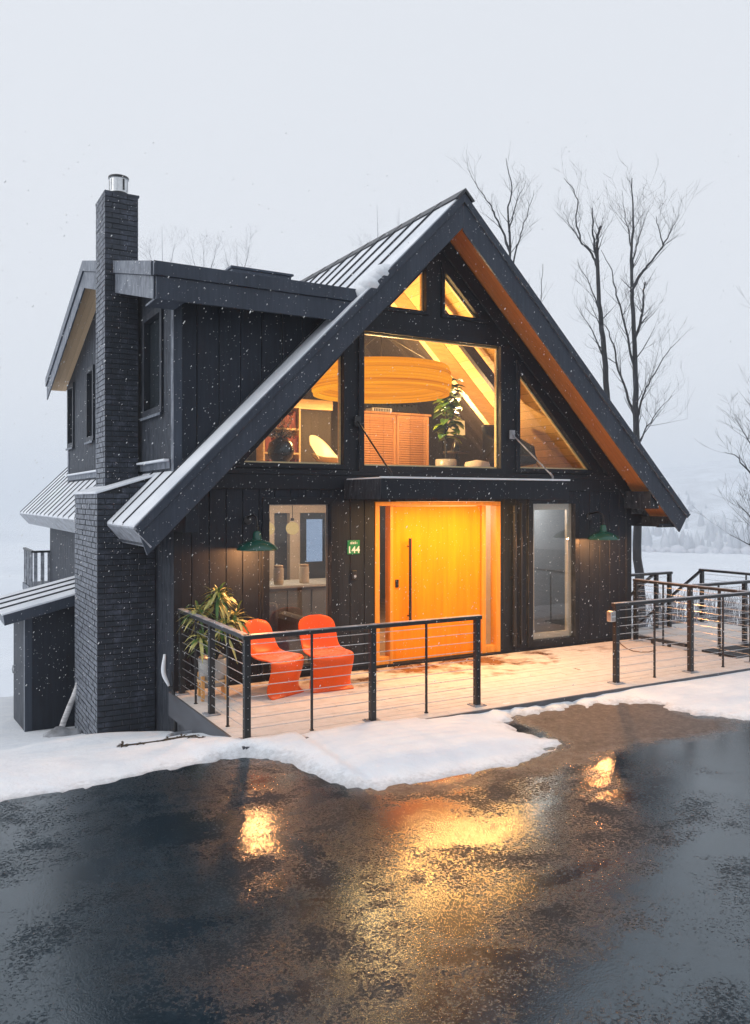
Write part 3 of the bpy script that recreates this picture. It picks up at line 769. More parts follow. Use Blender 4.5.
# dark beam ends and eave boxes at the corners of the gable
mb = MB()
mb.box(XR - 0.16, XR + 0.03, YR0 + .002, YF - .004, 2.30, top_z(XR + 0.03, 6.62))
mb.box(XR + 0.03, 11.58, YF + 0.05, YF + 0.13, 2.02, 2.2); mb.box(11.44, 11.58, YR0 + .004, YR1 - .05, 1.98, 2.16)
mb.box(XR + 0.032, 11.438, YR0 + .004, YR0 + .06, 1.98, 2.04)
mb.build('eave_beam', M_TRIM, roof, bevel=0.005); mb = MB()
mb.box(XL - 0.03, XL + 0.13, YR0 + .002, YF - .02, 2.05, top_z(XL - 0.03, 6.62))
mb.box(2.44, 2.54, YR0 + .004, 11.25, 1.90, 2.08)
mb.build('eave_beam', M_TRIM, roof, bevel=0.005)
mb = MB()
for y0, y1 in ((YR0 - 0.05, 11.27), (13.05, YR1)):
    mb.hexa([(2.285, y0, 2.11), (2.315, y0, 2.09), (2.315, y1, 2.09), (2.285, y1, 2.11), (2.285, y0, 2.13), (2.315, y0, 2.13), (2.315, y1, 2.13), (2.285, y1, 2.13)])
    mb.prism([(2.285, 2.108), (2.30, 2.095), (2.50, 1.895), (2.485, 1.88)], y0 + 0.01, y1)
mb.build('eave_board', M_RAILTOP, roof)
# drifted snow in the valley where the dormer eave meets the rake
mb = MB()
for i in range(14):
    t = i / 13; x = 5.36 + 0.40 * t + rnd.uniform(-.03, .03); r = 0.12 + 0.07 * math.sin(t * 3.1)
    mb.lathe([(0.001, -r * 0.8), (r * 0.8, -r * 0.5), (r, 0), (r * 0.75, r * 0.5), (0.001, r * 0.75)], (x, 9.86 + 0.22 * (1 - t) * rnd.random() + 0.05, top_z(x) + 0.02), 10)
mb.build('valley_snow', M_SNOW, roof, smooth=True)

# ---- windows
def window(name, poly, frame_w=0.06, y0=YF - 0.028, y1=YF + 0.12, label=None, fm=M_TRIM, gm=M_GLASS, liner=None):
    mb = MB(); ring(mb, inset(poly, -frame_w), inset(poly, 0.012), y0, y1)
    f = mb.build(name, fm, house, bevel=0.004)
    ins = inset(poly, 0.006)
    mb = MB(); mb.prism(ins, YF + 0.055, YF + 0.061); mb.build('pane', gm, f)
    if liner:
        mb = MB(); ring(mb, inset(poly, 0.014), inset(poly, 0.014 + liner), YF + 0.07, YF + 0.118); mb.build('casing', M_BEAM if gm is M_GLASS else M_CREAM, f)
    if label: f['label'] = label
    return f
window('window', OPEN['loft_window'], 0.075, label='large square loft window over the canopy', liner=0.022)
window('window', OPEN['triangle_low_left'], 0.055, label='triangular window beside the dormer', liner=0.022)
window('window', OPEN['triangle_low_right'], 0.055, label='triangular window with an armchair behind it', liner=0.022)
window('window', OPEN['triangle_top_left'], 0.045, label='small top triangle window on the chimney side', liner=0.022)
window('window', OPEN['triangle_top_right'], 0.045, label='small top triangle window on the lake tree side', liner=0.022)
wl = window('window', OPEN['tall_left'], 0.085, label='tall window behind the orange chairs', gm=M_GLASS3, liner=0.012)
wr = window('window', OPEN['tall_right'], 0.085, label='tall window mirroring the railing and sky', gm=M_GLASS2, liner=0.10)
def side_window(h):
    y0, y1, z0, z1 = h; P = [(y0, z0), (y1, z0), (y1, z1), (y0, z1)]
    mb = MB(); ring(mb, inset(P, -0.075), inset(P, 0.02), XL - 0.035, XL + 0.1, 'yz'); f = mb.build('window', M_TRIM, house, bevel=0.004)
    mb = MB(); mb.prism(inset(P, 0.01), XL + 0.05, XL + 0.056, 'yz'); mb.build('pane', M_GLASS2, f)
    mb = MB(); mb.box(XL + 0.058, XL + 0.07, y0 - .0, y1 + .0, z0 - .0, z1); mb.build('blind', M_DKFAB, f)
    mb = MB(); mb.box(XL - 0.06, XL - 0.036, y0 - 0.1, y1 + 0.1, z0 - 0.115, z0 - 0.078); mb.build('sill', M_FASC, f)
for h in WIN_S: side_window(h)
P = [(9.2, 0.6), (10.5, 0.6), (10.5, 2.05), (9.2, 2.05)]
mb = MB(); ring(mb, inset(P, -0.07), inset(P, 0.04), YB - 0.18, YB + 0.03); f = mb.build('window', M_TRIM, house)
mb = MB(); mb.prism(inset(P, 0.03), YB - 0.08, YB - 0.074); mb.build('pane', M_GLASS, f)

# ---- entrance: wide pivot door between two sidelights
mb = MB()
for a, b in ((5.91, 5.985), (6.165, 6.215), (7.845, 7.92), (8.125, 8.21)): mb.box(a, b, YF - 0.012, YF + 0.14, 0.03, 2.36)
mb.box(5.91, 8.21, YF - 0.014, YF + 0.14, 2.362, 2.425)
mb.box(5.987, 6.163, YF + 0.0, YF + 0.13, 0.03, 0.14); mb.box(7.922, 8.123, YF + 0.0, YF + 0.13, 0.03, 0.14)
ent = mb.build('door_frame', M_DFRAME, house, bevel=0.004)
for a, b in ((5.983, 6.167), (7.918, 8.127)):
    mb = MB(); mb.box(a, b, YF + 0.06, YF + 0.066, 0.13, 2.365); mb.build('sidelight_pane', M_GLASS, ent)
mb = MB(); mb.box(5.91, 8.21, YF - 0.05, YF + 0.16, -0.03, 0.028); mb.build('threshold', M_TRIM, ent, bevel=0.004)
mb = MB(); mb.box(6.222, 7.838, YF + 0.028, YF + 0.085, 0.045, 2.354)
door = mb.build('front_door', M_DOOR, house, bevel=0.004); door['label'] = 'wide golden wooden entrance door'
hx = 6.49
mb = MB(); mb.box(hx - 0.018, hx + 0.018, YF - 0.062, YF - 0.030, 0.58, 1.88)
for z in (0.72, 1.76): mb.tube([(hx, YF - 0.031, z), (hx, YF + 0.028, z)], 0.011, 8)
mb.build('handle', M_METAL, door, bevel=0.004)
mb = MB(); mb.box(6.275, 6.325, YF + 0.008, YF + 0.028, 1.15, 1.27); mb.lathe([(0.001, 0.0), (0.018, 0.0)], (6.3, YF + 0.007, 1.2), 12)
mb.build('lock', M_METAL, door, bevel=0.004)
# dim hallway behind the sidelights
# ---- entrance canopy with two tension rods and three downlights
CY0 = 9.35
mb = MB(); mb.box(5.41, 8.63, CY0 + 0.03, YF - .032, 2.49, 2.70); mb.box(5.38, 8.66, CY0, CY0 + 0.028, 2.46, 2.735)
mb.box(5.38, 5.408, CY0 + .030, YF - .044, 2.46, 2.735); mb.box(8.632, 8.66, CY0 + .030, YF - .044, 2.46, 2.735)
can = mb.build('canopy', M_TRIM, house, bevel=0.005)
mb = MB(); mb.box(5.41, 8.63, CY0 + 0.035, YF - 0.05, 2.703, 2.755)
mb.build('canopy_snow', M_SNOW, can, bevel=0.015)
mb = MB(); mb.box(5.37, 8.67, CY0 - 0.012, CY0 + 0.03, 2.737, 2.762); mb.build('drip_edge', M_ROOFSN, can, bevel=0.004)
for x0, x1, zt in ((5.60, 5.60, 3.58), (8.42, 8.42, 3.50)):
    mb = MB(); mb.tube([(x0, YF - 0.05, zt), (x1, CY0 + 0.12, 2.82)], 0.012, 8); mb.tube([(x1, CY0 + 0.16, 2.86), (x1, CY0 + 0.10, 2.80), (x1, CY0 + 0.10, 2.755)], 0.016, 8)
    mb.box(x0 - 0.05, x0 + 0.05, YF - 0.055, YF - 0.030, zt - 0.07, zt + 0.07); mb.build('tension_rod', M_RAILTOP if x0 > 7 else M_METAL, can)
M_DLIGHT = emis('light_strip_glow', (1.0, 0.55, 0.18), 6)
mb = MB(); mb.box(5.95, 8.15, YF - 0.78, YF - 0.72, 2.468, 2.488); mb.box(5.97, 8.13, YF - 0.77, YF - 0.73, 2.464, 2.4675, 1)
mb.build('light_strip', [M_METAL, M_DLIGHT], can)
lamp('light_strip_beam', 'AREA', (7.05, YF - 0.75, 2.460), 135, (1.0, 0.52, 0.16), can, shape='RECTANGLE', size=2.15, size_y=0.05)
# ---- down pipe beside the tall window
mb = MB(); mb.tube([(8.46, YF - 0.055, 2.36), (8.46, YF - 0.055, 0.1)], 0.032, 10); mb.tube([(8.60, YF - 0.045, 2.40), (8.60, YF - 0.045, 0.12)], 0.02, 8)
for z in (2.25, 1.2, 0.3): mb.box(8.40, 8.52, YF - 0.024, YF - 0.014, z - 0.02, z + 0.02); mb.box(8.42, 8.50, YF - 0.095, YF - 0.024, z - 0.012, z + 0.012)
mb.build('down_pipe', M_METAL, house)

# ---- chimney: real courses of painted brick around a mortar core
def bricks(mb, x0, x1, y0, y1, z0, ztop, course=0.0745, ln=0.205, jt=0.012, seed=1):
    rr = random.Random(seed); z = z0; k = 0
    while True:
        off = (k % 2) * (ln + jt) / 2
        any_ = False
        def seg(a, b):
            q = [a]; p = a + (off if off else ln + jt)
            while p < b - 0.05: q.append(p); p += ln + jt
            q.append(b); return list(zip(q[:-1], q[1:]))
        h = course - jt
        for a, b in seg(x0, x1):
            for ys in (0, 1):
                zt = min(ztop(a), ztop(b))
                if z + h > zt: continue
                any_ = True; j = rr.uniform(-.004, .004)
                if ys == 0: mb.box(a, b - jt, y0 + j, y0 + 0.08, z, z + h)
                else: mb.box(a, b - jt, y1 - 0.08, y1 + j, z, z + h)
        for a, b in seg(y0 + 0.085, y1 - 0.085 + jt):
            for xs_ in (0, 1):
                zt = ztop(x0 if xs_ == 0 else x1)
                if z + h > zt: continue
                any_ = True; j = rr.uniform(-.004, .004)
                if xs_ == 0: mb.box(x0 + j, x0 + 0.08, a, b - jt, z, z + h)
                else: mb.box(x1 - 0.08, x1 + j, a, b - jt, z, z + h)
        z += course; k += 1
        if not any_ or k > 140: break
sh = lambda x: 2.56 + (x - 2.16) / 0.78 * 0.25
mb = MB(); bricks(mb, 2.16, 2.94, 11.30, 13.0, -1.25, sh, seed=3)
chim = mb.build('chimney', M_BRICK, house)
mb = MB(); mb.hexa([(2.172, 11.312, -1.3), (2.93, 11.312, -1.3), (2.93, 12.988, -1.3), (2.172, 12.988, -1.3), (2.172, 11.312, sh(2.172) - .03), (2.93, 11.312, sh(2.93) - .03), (2.93, 12.988, sh(2.93) - .03), (2.172, 12.988, sh(2.172) - .03)])
mb.box(2.432, 2.888, 12.112, 12.748, 2.4, 6.84)
mb.build('mortar', M_MORTAR, chim)
mb = MB(); bricks(mb, 2.42, 2.90, 12.10, 12.76, 2.55, lambda x: 6.87, seed=5); mb.box(2.415, 2.905, 12.095, 12.765, 6.845, 6.875)
mb.build('stack', M_BRICK, chim)
mb = MB(); z0, z1 = sh(2.15), sh(2.95)
mb.hexa([(2.13, 11.27, z0 - .03), (2.95, 11.27, z1 - .03), (2.95, 13.03, z1 - .03), (2.13, 13.03, z0 - .03), (2.13, 11.27, z0 + .002), (2.95, 11.27, z1 + .002), (2.95, 13.03, z1 + .002), (2.13, 13.03, z0 + .002)])
mb.build('shoulder_snow', M_ROOFSN, chim, bevel=0.015)
mb = MB(); c = (2.68, 12.42, 6.875)
mb.lathe([(0.10, 0), (0.10, 0.06), (0.135, 0.06), (0.135, 0.085), (0.13, 0.085), (0.13, 0.30), (0.145, 0.30), (0.145, 0.325), (0.001, 0.34)], c, 24)
mb.lathe([(0.14, 0.055), (0.142, 0.075), (0.14, 0.09)], c, 24, 1); mb.lathe([(0.146, 0.298), (0.149, 0.31), (0.146, 0.33)], c, 24, 1); mb.lathe([(0.112, 0.0), (0.112, 0.03), (0.10, 0.035)], c, 24, 1)
for k in range(8):
    a = 2 * math.pi * k / 8 + 0.35; ca, sa = math.cos(a), math.sin(a)
    t = Vector((-sa, ca, 0)) * 0.014; p = Vector((c[0] + ca * 0.1315, c[1] + sa * 0.1315, 0)); q = Vector((ca, sa, 0)) * .004
    mb.hexa([p - t + Vector((0, 0, c[2] + .12)), p + t + Vector((0, 0, c[2] + .12)), p + t + q + Vector((0, 0, c[2] + .12)), p - t + q + Vector((0, 0, c[2] + .12)),
             p - t + Vector((0, 0, c[2] + .28)), p + t + Vector((0, 0, c[2] + .28)), p + t + q + Vector((0, 0, c[2] + .28)), p - t + q + Vector((0, 0, c[2] + .28))], 1 if k % 3 == 0 else 0)
mb.build('flue_cap', [M_STEEL, M_METAL], chim)

# ---- interior shell
mb = MB(); mb.box(XL + 0.17, XR - 0.17, YF + 0.17, YB - 0.16, 2.60, 2.80); mb.build('loft_floor', [M_FLOORW], house)
mb = MB(); mb.box(XL + 0.17, XR - 0.17, YF + 0.17, YB - 0.16, 2.57, 2.598); mb.build('lower_ceiling', M_WHITEW, house)
mb = MB(); mb.box(XL + 0.17, XR - 0.17, YF + 0.165, YB - 0.16, -0.15, 0.02); mb.build('lower_floor', M_FLOORW, house)
mb = MB()
for s in (-1, 1): slope_slab(mb, s, 6.60, 6.55, YF + 0.165, 12.25, (3.6, 0) if s < 0 else (10.95, 0))
ceil = mb.build('loft_ceiling', M_PINE, house)
mb = MB()
for s in (-1, 1): slope_slab(mb, s, 6.60, 6.55, 12.26, 17.0, (3.6, 0) if s < 0 else (10.95, 0))
mb.build('dark_ceiling', M_PANEL2, ceil)
for k, (yr, mt, dep) in enumerate(((12.25, M_BEAM, 0.40),)):
    mb = MB()
    for s in (-1, 1): slope_slab(mb, s, 6.545, 6.545 - dep, yr, yr + 0.14, (3.6, 0) if s < 0 else (10.95, 0))
    mb.build('rafter', mt, ceil, bevel=0.006)
mb = MB(); mb.prism([(7.5, top_z(7.5, 6.40)), (9.35, top_z(9.35, 6.40)), (9.35, top_z(9.35, 6.16)), (7.5, top_z(7.5, 6.16))], 11.4, 11.5); mb.build('tie_beam', M_DKBEAM, ceil)
mb = MB(); wall_strips(mb, XL + 0.7, XR - 0.2, 14.6, 14.72, lambda x: 2.805, lambda x: max(2.81, roof_line(x) - 0.10), [])
mb.build('loft_partition', M_PANEL, house)
mb = MB(); mb.box(3.9, 4.0, 10.75, 14.5, 2.805, 3.45); mb.build('knee_wall', M_WHITEW, house)
mb = MB()  # pale door casing in the loft
mb.box(5.90, 6.06, 13.6, 13.72, 2.805, 4.28); mb.box(6.062, 6.8, 13.6, 13.72, 4.10, 4.28); mb.box(6.065, 6.8, 13.68, 13.7, 2.805, 4.095, 1)
mb.build('loft_doorway', [M_BEAM, M_PANEL], house, bevel=0.004)
mb = MB(); mb.box(5.70, 5.76, 10.68, 11.4, 0.03, 2.565); mb.build('lower_partition', M_GREYW, house)
mb = MB(); mb.box(8.40, 8.48, 10.68, 14.0, 0.03, 2.565)
mb.build('lower_partition', M_CREAM, house)
mb = MB(); mb.box(8.485, XR - 0.18, 11.55, 11.62, 0.03, 2.565); mb.build('room_screen', M_GREYW, house)
# kitchen: beam on posts, back wall with a pass-through towards the lake window
mb = MB()
wall_strips(mb, XL + 0.2, XR - 0.2, 17.5, 17.6, lambda x: 0.03, lambda x: 2.565, [[(8.06, 1.0), (8.52, 1.0), (8.52, 2.0), (8.06, 2.0)]])
mb.build('kitchen_wall', M_GREYW, house)
mb = MB(); mb.box(6.12, 6.22, 15.0, 15.15, 0.03, 2.19); mb.box(6.55, 6.77, 15.0, 15.15, 0.03, 2.19); mb.box(7.40, 7.52, 15.0, 15.15, 0.03, 2.19); mb.box(4.5, 8.4, 15.0, 15.15, 2.192, 2.565)
mb.build('kitchen_post', M_CREAM, house, bevel=0.004)
mb = MB(); mb.box(5.2, 7.3, 16.9, 17.48, 0.03, 0.92); mb.box(5.2, 7.3, 16.95, 17.49, 1.5, 2.1)
for k in range(5): mb.box(5.23 + k * .41, 5.60 + k * .41, 16.88, 16.898, 0.06, 0.86)
mb.build('kitchen_unit', M_GREYW, house, bevel=0.004)

# ------------------------------------------------------------------ things inside, seen through the glass
LF = 2.80
# louvred cabinet
t = thing('louvred_cabinet', 'reddish slatted wooden cabinet with two louvred doors behind the large loft window', 'cabinet', (8.2, 13.9, LF))
QX0, QX1, QY, QT = 7.38, 8.98, 13.62, 4.14
mb = MB(); mb.box(QX0 + .03, QX1 - .03, QY + .04, 14.15, LF + 0.06, QT - .042); mb.box(QX0, QX1, QY - .02, 14.17, QT - .04, QT); mb.box(QX0 + .07, QX1 - .07, QY + .08, 14.1, LF, LF + 0.058)
mb.build('carcass', M_WALNUT, t, bevel=0.004)
qm = (QX0 + QX1) / 2
for x0, x1 in ((QX0 + .05, qm - .01), (qm + .01, QX1 - .05)):
    mb = MB(); ring(mb, [(x0, 2.88), (x1, 2.88), (x1, QT - .06), (x0, QT - .06)], [(x0 + .05, 2.93), (x1 - .05, 2.93), (x1 - .05, QT - .11), (x0 + .05, QT - .11)], QY + .004, QY + .038)
    for k in range(24):
        z = 2.945 + k * (QT - .13 - 2.945) / 24
        mb.hexa([(x0 + .05, QY + .010, z), (x1 - .05, QY + .010, z), (x1 - .05, QY + .034, z + .026), (x0 + .05, QY + .034, z + .026), (x0 + .05, QY + .010, z + .008), (x1 - .05, QY + .010, z + .008), (x1 - .05, QY + .034, z + .034), (x0 + .05, QY + .034, z + .034)])
    mb.build('door', M_WALNUT, t)
t = thing('radio_set', 'small white box with a grille standing on the louvred cabinet', 'radio', (7.9, 13.8, QT))
mb = MB(); mb.box(7.68, 8.12, 13.68, 13.95, QT, QT + .08); mb.build('case', M_WHITEW, t, bevel=0.01)
mb = MB(); [mb.box(7.72 + k * .036, 7.74 + k * .036, 13.672, 13.679, QT + .015, QT + .065) for k in range(10)]; mb.build('grille', M_DKBEAM, t)
t = thing('book_row', 'row of dark books at the back of the louvred cabinet top', 'books', (8.2, 14.0, QT))
mb = MB(); x = 7.5
while x < 8.9:
    wd = rnd.uniform(.02, .045); mb.box(x, x + wd - .002, 14.0, 14.14, QT, QT + rnd.uniform(.15, .24)); x += wd
mb.build('volume', M_DKFAB, t)
# giant drum lamp
t = thing('drum_pendant', 'giant orange drum lamp of stacked bands hanging in the loft', 'pendant lamp', (6.88, 11.95, 4.27))
M_DRUM, nt, out = newmat('drum_glow')
e = N(nt, 'ShaderNodeEmission'); tc = N(nt, 'ShaderNodeTexCoord'); sx = N(nt, 'ShaderNodeSeparateXYZ'); L(nt, tc.outputs['Object'], sx.inputs[0])
vv = coords(nt, (0.12, 0.12, 13)); fz = noise_tex(nt, vv, 2.0, 3, 0.6)
L(nt, ramp(nt, fz, [(0.30, (0.62, 0.13, 0.003)), (0.52, (0.95, 0.29, 0.005)), (0.7, (1.0, 0.42, 0.012))]), e.inputs[0]); e.inputs[1].default_value = 1.15
L(nt, e.outputs[0], out.inputs[0])
mb = MB(); NB = 15; H0, H1 = 4.20, 4.66
for k in range(NB):
    z0 = H0 + (H1 - H0) * k / NB; z1 = H0 + (H1 - H0) * (k + 1) / NB + .002
    r = 1.13 + rnd.uniform(-.012, .012) + 0.05 * math.sin(math.pi * k / (NB - 1))
    mb.lathe([(r - .07, z0), (r, z0), (r, z1), (r - .07, z1), (r - .07, z0)], (6.88, 11.95, 0), 72)
mb.build('shade', M_DRUM, t)
mb = MB(); mb.tube([(6.88, 11.95, 4.8), (6.88, 11.95, 6.5)], 0.012, 8)
for k in range(3):
    a = k * 2.094 + .4; mb.tube([(6.88, 11.95, 5.25), (7.2 + 1.08 * math.cos(a), 11.95 + 1.08 * math.sin(a), 4.68)], .006, 6)
mb.build('cord', M_METAL, t)
mb = MB(); mb.lathe([(0.001, -.09), (.06, -.07), (.09, 0), (.06, .07), (.001, .09)], (6.88, 11.95, 4.46), 16); mb.build('bulb', emis('bulb_glow', (1, .6, .25), 14), t, smooth=True)
lamp('drum_light', 'POINT', (6.88, 11.95, 4.30), 270, (1.0, 0.62, 0.25), t, shadow_soft_size=0.3)
lamp('drum_uplight', 'POINT', (6.88, 11.95, 4.62), 130, (1.0, 0.56, 0.20), t, shadow_soft_size=0.3)
# plants
def leaf(mb, base, dirv, ln, wd, droop=0.3, mi=0, up=Vector((0, 0, 1))):
    d = Vector(dirv).normalized(); side = d.cross(up)
    side = side.normalized() if side.length > 1e-3 else Vector((1, 0, 0))
    nrm = side.cross(d); pts = []
    for k, (tt, ww) in enumerate(((0, .12), (.25, .75), (.5, 1), (.75, .8), (1, .04))):
        c = Vector(base) + d * (ln * tt) - Vector((0, 0, 1)) * (droop * ln * tt * tt)
        pts.append((c - side * wd * ww + nrm * wd * .25 * ww, c, c + side * wd * ww + nrm * wd * .25 * ww))
    o = len(mb.v)
    for q in pts: mb.v += [tuple(z) for z in q]
    for k in range(4):
        for j in range(2):
            mb.f.append([o + k * 3 + j, o + k * 3 + j + 1, o + k * 3 + j + 4, o + k * 3 + j + 3]); mb.m.append(mi)
t = thing('fig_plant', 'tall broad leaved fig in a cream pot beside the louvred cabinet', 'potted plant', (8.16, 11.9, LF))
mb = MB(); mb.lathe([(.001, 0), (.14, 0), (.19, .18), (.185, .36), (.165, .36), (.165, .33), (.001, .33)], (8.16, 11.9, LF), 24); mb.build('pot', M_POT, t, smooth=True)
mb = MB(); mb.tube([(8.16, 11.9, 3.1), (8.13, 11.88, 3.6), (8.17, 11.9, 4.1), (8.15, 11.88, 4.5)], [.02, .016, .013, .006], 8); mb.tube([(8.15, 11.9, 3.6), (8.28, 11.84, 3.95), (8.34, 11.8, 4.25)], [.012, .01, .005], 6); mb.build('stem', M_BARK, t)
mb = MB(); r2 = random.Random(11)
for k in range(90):
    z = 3.50 + 1.02 * r2.random(); a = r2.uniform(0, 6.283); b = Vector((8.15 + (0.1 if k % 3 == 0 else 0), 11.87, z))
    d = Vector((math.cos(a), math.sin(a), r2.uniform(-.1, .7))); leaf(mb, b, d, r2.uniform(.2, .33), r2.uniform(.075, .11), .45, 0 if r2.random() < .6 else 1)
mb.build('foliage', [M_LEAF, simple('bright_leaf', (0.33, 0.46, 0.05), 0.4, 0, .3, 6, bmp=0)], t)
t = thing('shell_chair', 'cream moulded shell chair on wire legs in the loft', 'chair', (6.22, 12.75, LF))
mb = MB(); nu, nv = 14, 16
for i in range(nv + 1):
    v = i / nv
    for j in range(nu + 1):
        u = j / nu * 2 - 1
        if v < .5:
            s = v / .5; yy = .28 - .48 * s; zz = .43 - .03 * math.sin(math.pi * s) + .10 * abs(u) ** 3 * (0.3 + s); ww = .24 + .06 * s
        else:
            s = (v - .5) / .5; yy = -.20 - .12 * s + .10 * abs(u) ** 2.2 * (1 - .3 * s) * 2.2 * (1 - s * .2); zz = .43 + .40 * s - .16 * abs(u) ** 2.5 * s; ww = .30 - .05 * s
        x_, y_ = u * ww, yy
        q_ = 1.15; mb.v.append((6.32 + (y_ * 0.5 + x_ * .866) * q_, 12.75 + (x_ * .5 - y_ * .866) * q_, LF + zz * q_ - .17))
for i in range(nv):
    for j in range(nu):
        o = i * (nu + 1) + j; mb.f.append([o, o + 1, o + nu + 2, o + nu + 1]); mb.m.append(0)
o = mb.build('shell', M_SHELL, t, smooth=True); sf = o.modifiers.new('Solidify', 'SOLIDIFY'); sf.thickness = .012
mb = MB()
for sx_ in (-1, 1):
    for sy_ in (-1, 1): mb.tube([(6.32 + sx_ * .08, 12.75 + sy_ * .08, LF + .30), (6.32 + sx_ * .24, 12.75 + sy_ * .24, LF)], .008, 6); mb.tube([(6.32 + sx_ * .08, 12.75 + sy_ * .08, LF + .28), (6.32 + sx_ * .2, 12.75 - sy_ * .17, LF + .03)], .005, 6)
mb.build('wire_base', M_METAL, t)
t = thing('window_bench', 'low pale wooden bench inside the triangular loft window', 'bench', (4.6, 11.0, LF))
mb = MB(); mb.box(4.05, 5.05, 10.72, 11.3, LF + .14, LF + .18); mb.build('seat', M_PALEW, t, bevel=.005)
for x, y in ((4.1, 10.77), (5.0, 10.77), (4.1, 11.25), (5.0, 11.25)):
    mb = MB(); mb.box(x - .025, x + .025, y - .025, y + .025, LF, LF + .14); mb.build('leg', M_PALEW, t)
VZ = LF + .18
t = thing('round_vase', 'round black vase holding dried flowers on the window bench', 'vase', (4.66, 11.0, VZ))
mb = MB(); mb.lathe([(.001, 0), (.09, 0), (.17, .08), (.195, .18), (.17, .29), (.09, .355), (.07, .37), (.06, .35), (.001, .30)], (4.66, 11.0, VZ), 28); mb.build('body', M_BLACKG, t, smooth=True)
mb = MB(); r2 = random.Random(5)
for k in range(60):
    a = r2.uniform(0, 6.28); el = r2.uniform(.1, 1.2); ln = r2.uniform(.2, .52)
    b = Vector((4.66, 11.0, VZ + .34)); d = Vector((math.cos(a) * math.cos(el) - .25, math.sin(a) * math.cos(el) * .7, math.sin(el)))
    e_ = b + d * ln; mb.tube([b, b + d * ln * .5 + Vector((0, 0, .03)), e_], .003, 4, 0)
    for q in range(5): leaf(mb, e_ - d * ln * .12 * q, (r2.uniform(-1, 1), r2.uniform(-1, 1), r2.uniform(-.2, 1)), .06, .018, .2, 1)
mb.build('dried_stems', [M_TWIG, M_FLOWER], t)
t = thing('bookcase', 'wooden bookcase of red spined books behind the vase', 'bookcase', (5.3, 12.6, LF))
mb = MB(); mb.box(5.0, 5.6, 12.72, 12.76, LF, 4.0)
for z in (LF, 3.2, 3.6, 3.97): mb.box(5.0, 5.6, 12.45, 12.715, z, z + .03)
mb.box(4.97, 4.998, 12.45, 12.76, LF, 4.0); mb.box(5.602, 5.63, 12.45, 12.76, LF, 4.0); mb.build('frame', M_BEAM, t)
mb = MB()
for z in (LF + .03, 3.23, 3.63):
    x = 5.02
    while x < 5.55:
        wd = rnd.uniform(.02, .05); mb.box(x, x + wd - .002, 12.48, 12.7, z, z + rnd.uniform(.2, .3)); x += wd
mb.build('volume', M_BOOK, t)
t = thing('lounge_chair', 'dark wing backed armchair behind the triangular window by the loft lamp', 'armchair', (9.28, 11.4, LF))
mb = MB()
mb.hexa([(8.95, 11.15, LF + .28), (9.6, 11.15, LF + .28), (9.6, 11.75, LF + .24), (8.95, 11.75, LF + .24), (8.95, 11.15, LF + .44), (9.6, 11.15, LF + .44), (9.6, 11.75, LF + .40), (8.95, 11.75, LF + .40)])
mb.build('seat', M_DKFAB, t, bevel=.05)
mb = MB(); mb.hexa([(8.98, 11.62, LF + .36), (9.55, 11.62, LF + .36), (9.55, 11.78, LF + .36), (8.98, 11.78, LF + .36), (8.9, 11.80, LF + 1.0), (9.5, 11.80, LF + 1.02), (9.5, 11.92, LF + 1.0), (8.9, 11.92, LF + 1.0)])
mb.build('backrest', M_DKFAB, t, bevel=.05)
for x in (8.90, 9.58):
    mb = MB(); mb.hexa([(x, 11.25, LF + .34), (x + .08, 11.25, LF + .34), (x + .08, 11.85, LF + .34), (x, 11.85, LF + .34), (x, 11.30, LF + .60), (x + .08, 11.30, LF + .60), (x + .05, 11.85, LF + .86), (x, 11.85, LF + .86)]); mb.build('armrest', M_DKFAB, t, bevel=.03)
for x, y in ((9.0, 11.2), (9.56, 11.2), (9.0, 11.72), (9.56, 11.72)):
    mb = MB(); mb.tube([(x, y, LF), (x, y, LF + .27)], [.014, .022], 8); mb.build('leg', M_PALEW, t)
t = thing('lamp_table', 'small round side table carrying a lit lamp in the loft', 'side table', (8.62, 12.25, LF))
mb = MB(); mb.lathe([(.001, .50), (.24, .50), (.24, .53), (.001, .53)], (8.62, 12.25, LF), 24); mb.build('top', M_DKBEAM, t)
mb = MB(); mb.lathe([(.16, 0), (.16, .02), (.025, .03), (.025, .498)], (8.62, 12.25, LF), 20); mb.build('pedestal', M_METAL, t)
t = thing('table_lamp', 'lit table lamp with a straight amber shade on the side table', 'table lamp', (8.62, 12.25, LF + .53))
mb = MB(); mb.lathe([(.001, 0), (.08, 0), (.09, .06), (.03, .22), (.012, .24), (.012, .34)], (8.62, 12.25, LF + .53), 20); mb.build('base', M_BLACKG, t, smooth=True)
mb = MB(); mb.lathe([(.155, .30), (.165, .30), (.155, .55), (.145, .55), (.155, .30)], (8.62, 12.25, LF + .53), 28); mb.build('lamp_shade', emis('lamp_shade_glow', (1.0, .56, .2), 1.1), t, smooth=True)
lamp('table_lamp_light', 'POINT', (8.62, 12.25, LF + 1.12), 120, (1, .6, .28), t, shadow_soft_size=.06)
t = thing('round_pouf', 'cream round pouf on the loft floor next to the fig', 'pouf', (8.35, 11.25, LF))
mb = MB(); mb.lathe([(.001, 0), (.18, 0), (.22, .08), (.23, .18), (.20, .29), (.001, .33)], (8.35, 11.25, LF), 24); mb.build('cushion', M_CRFAB, t, smooth=True)
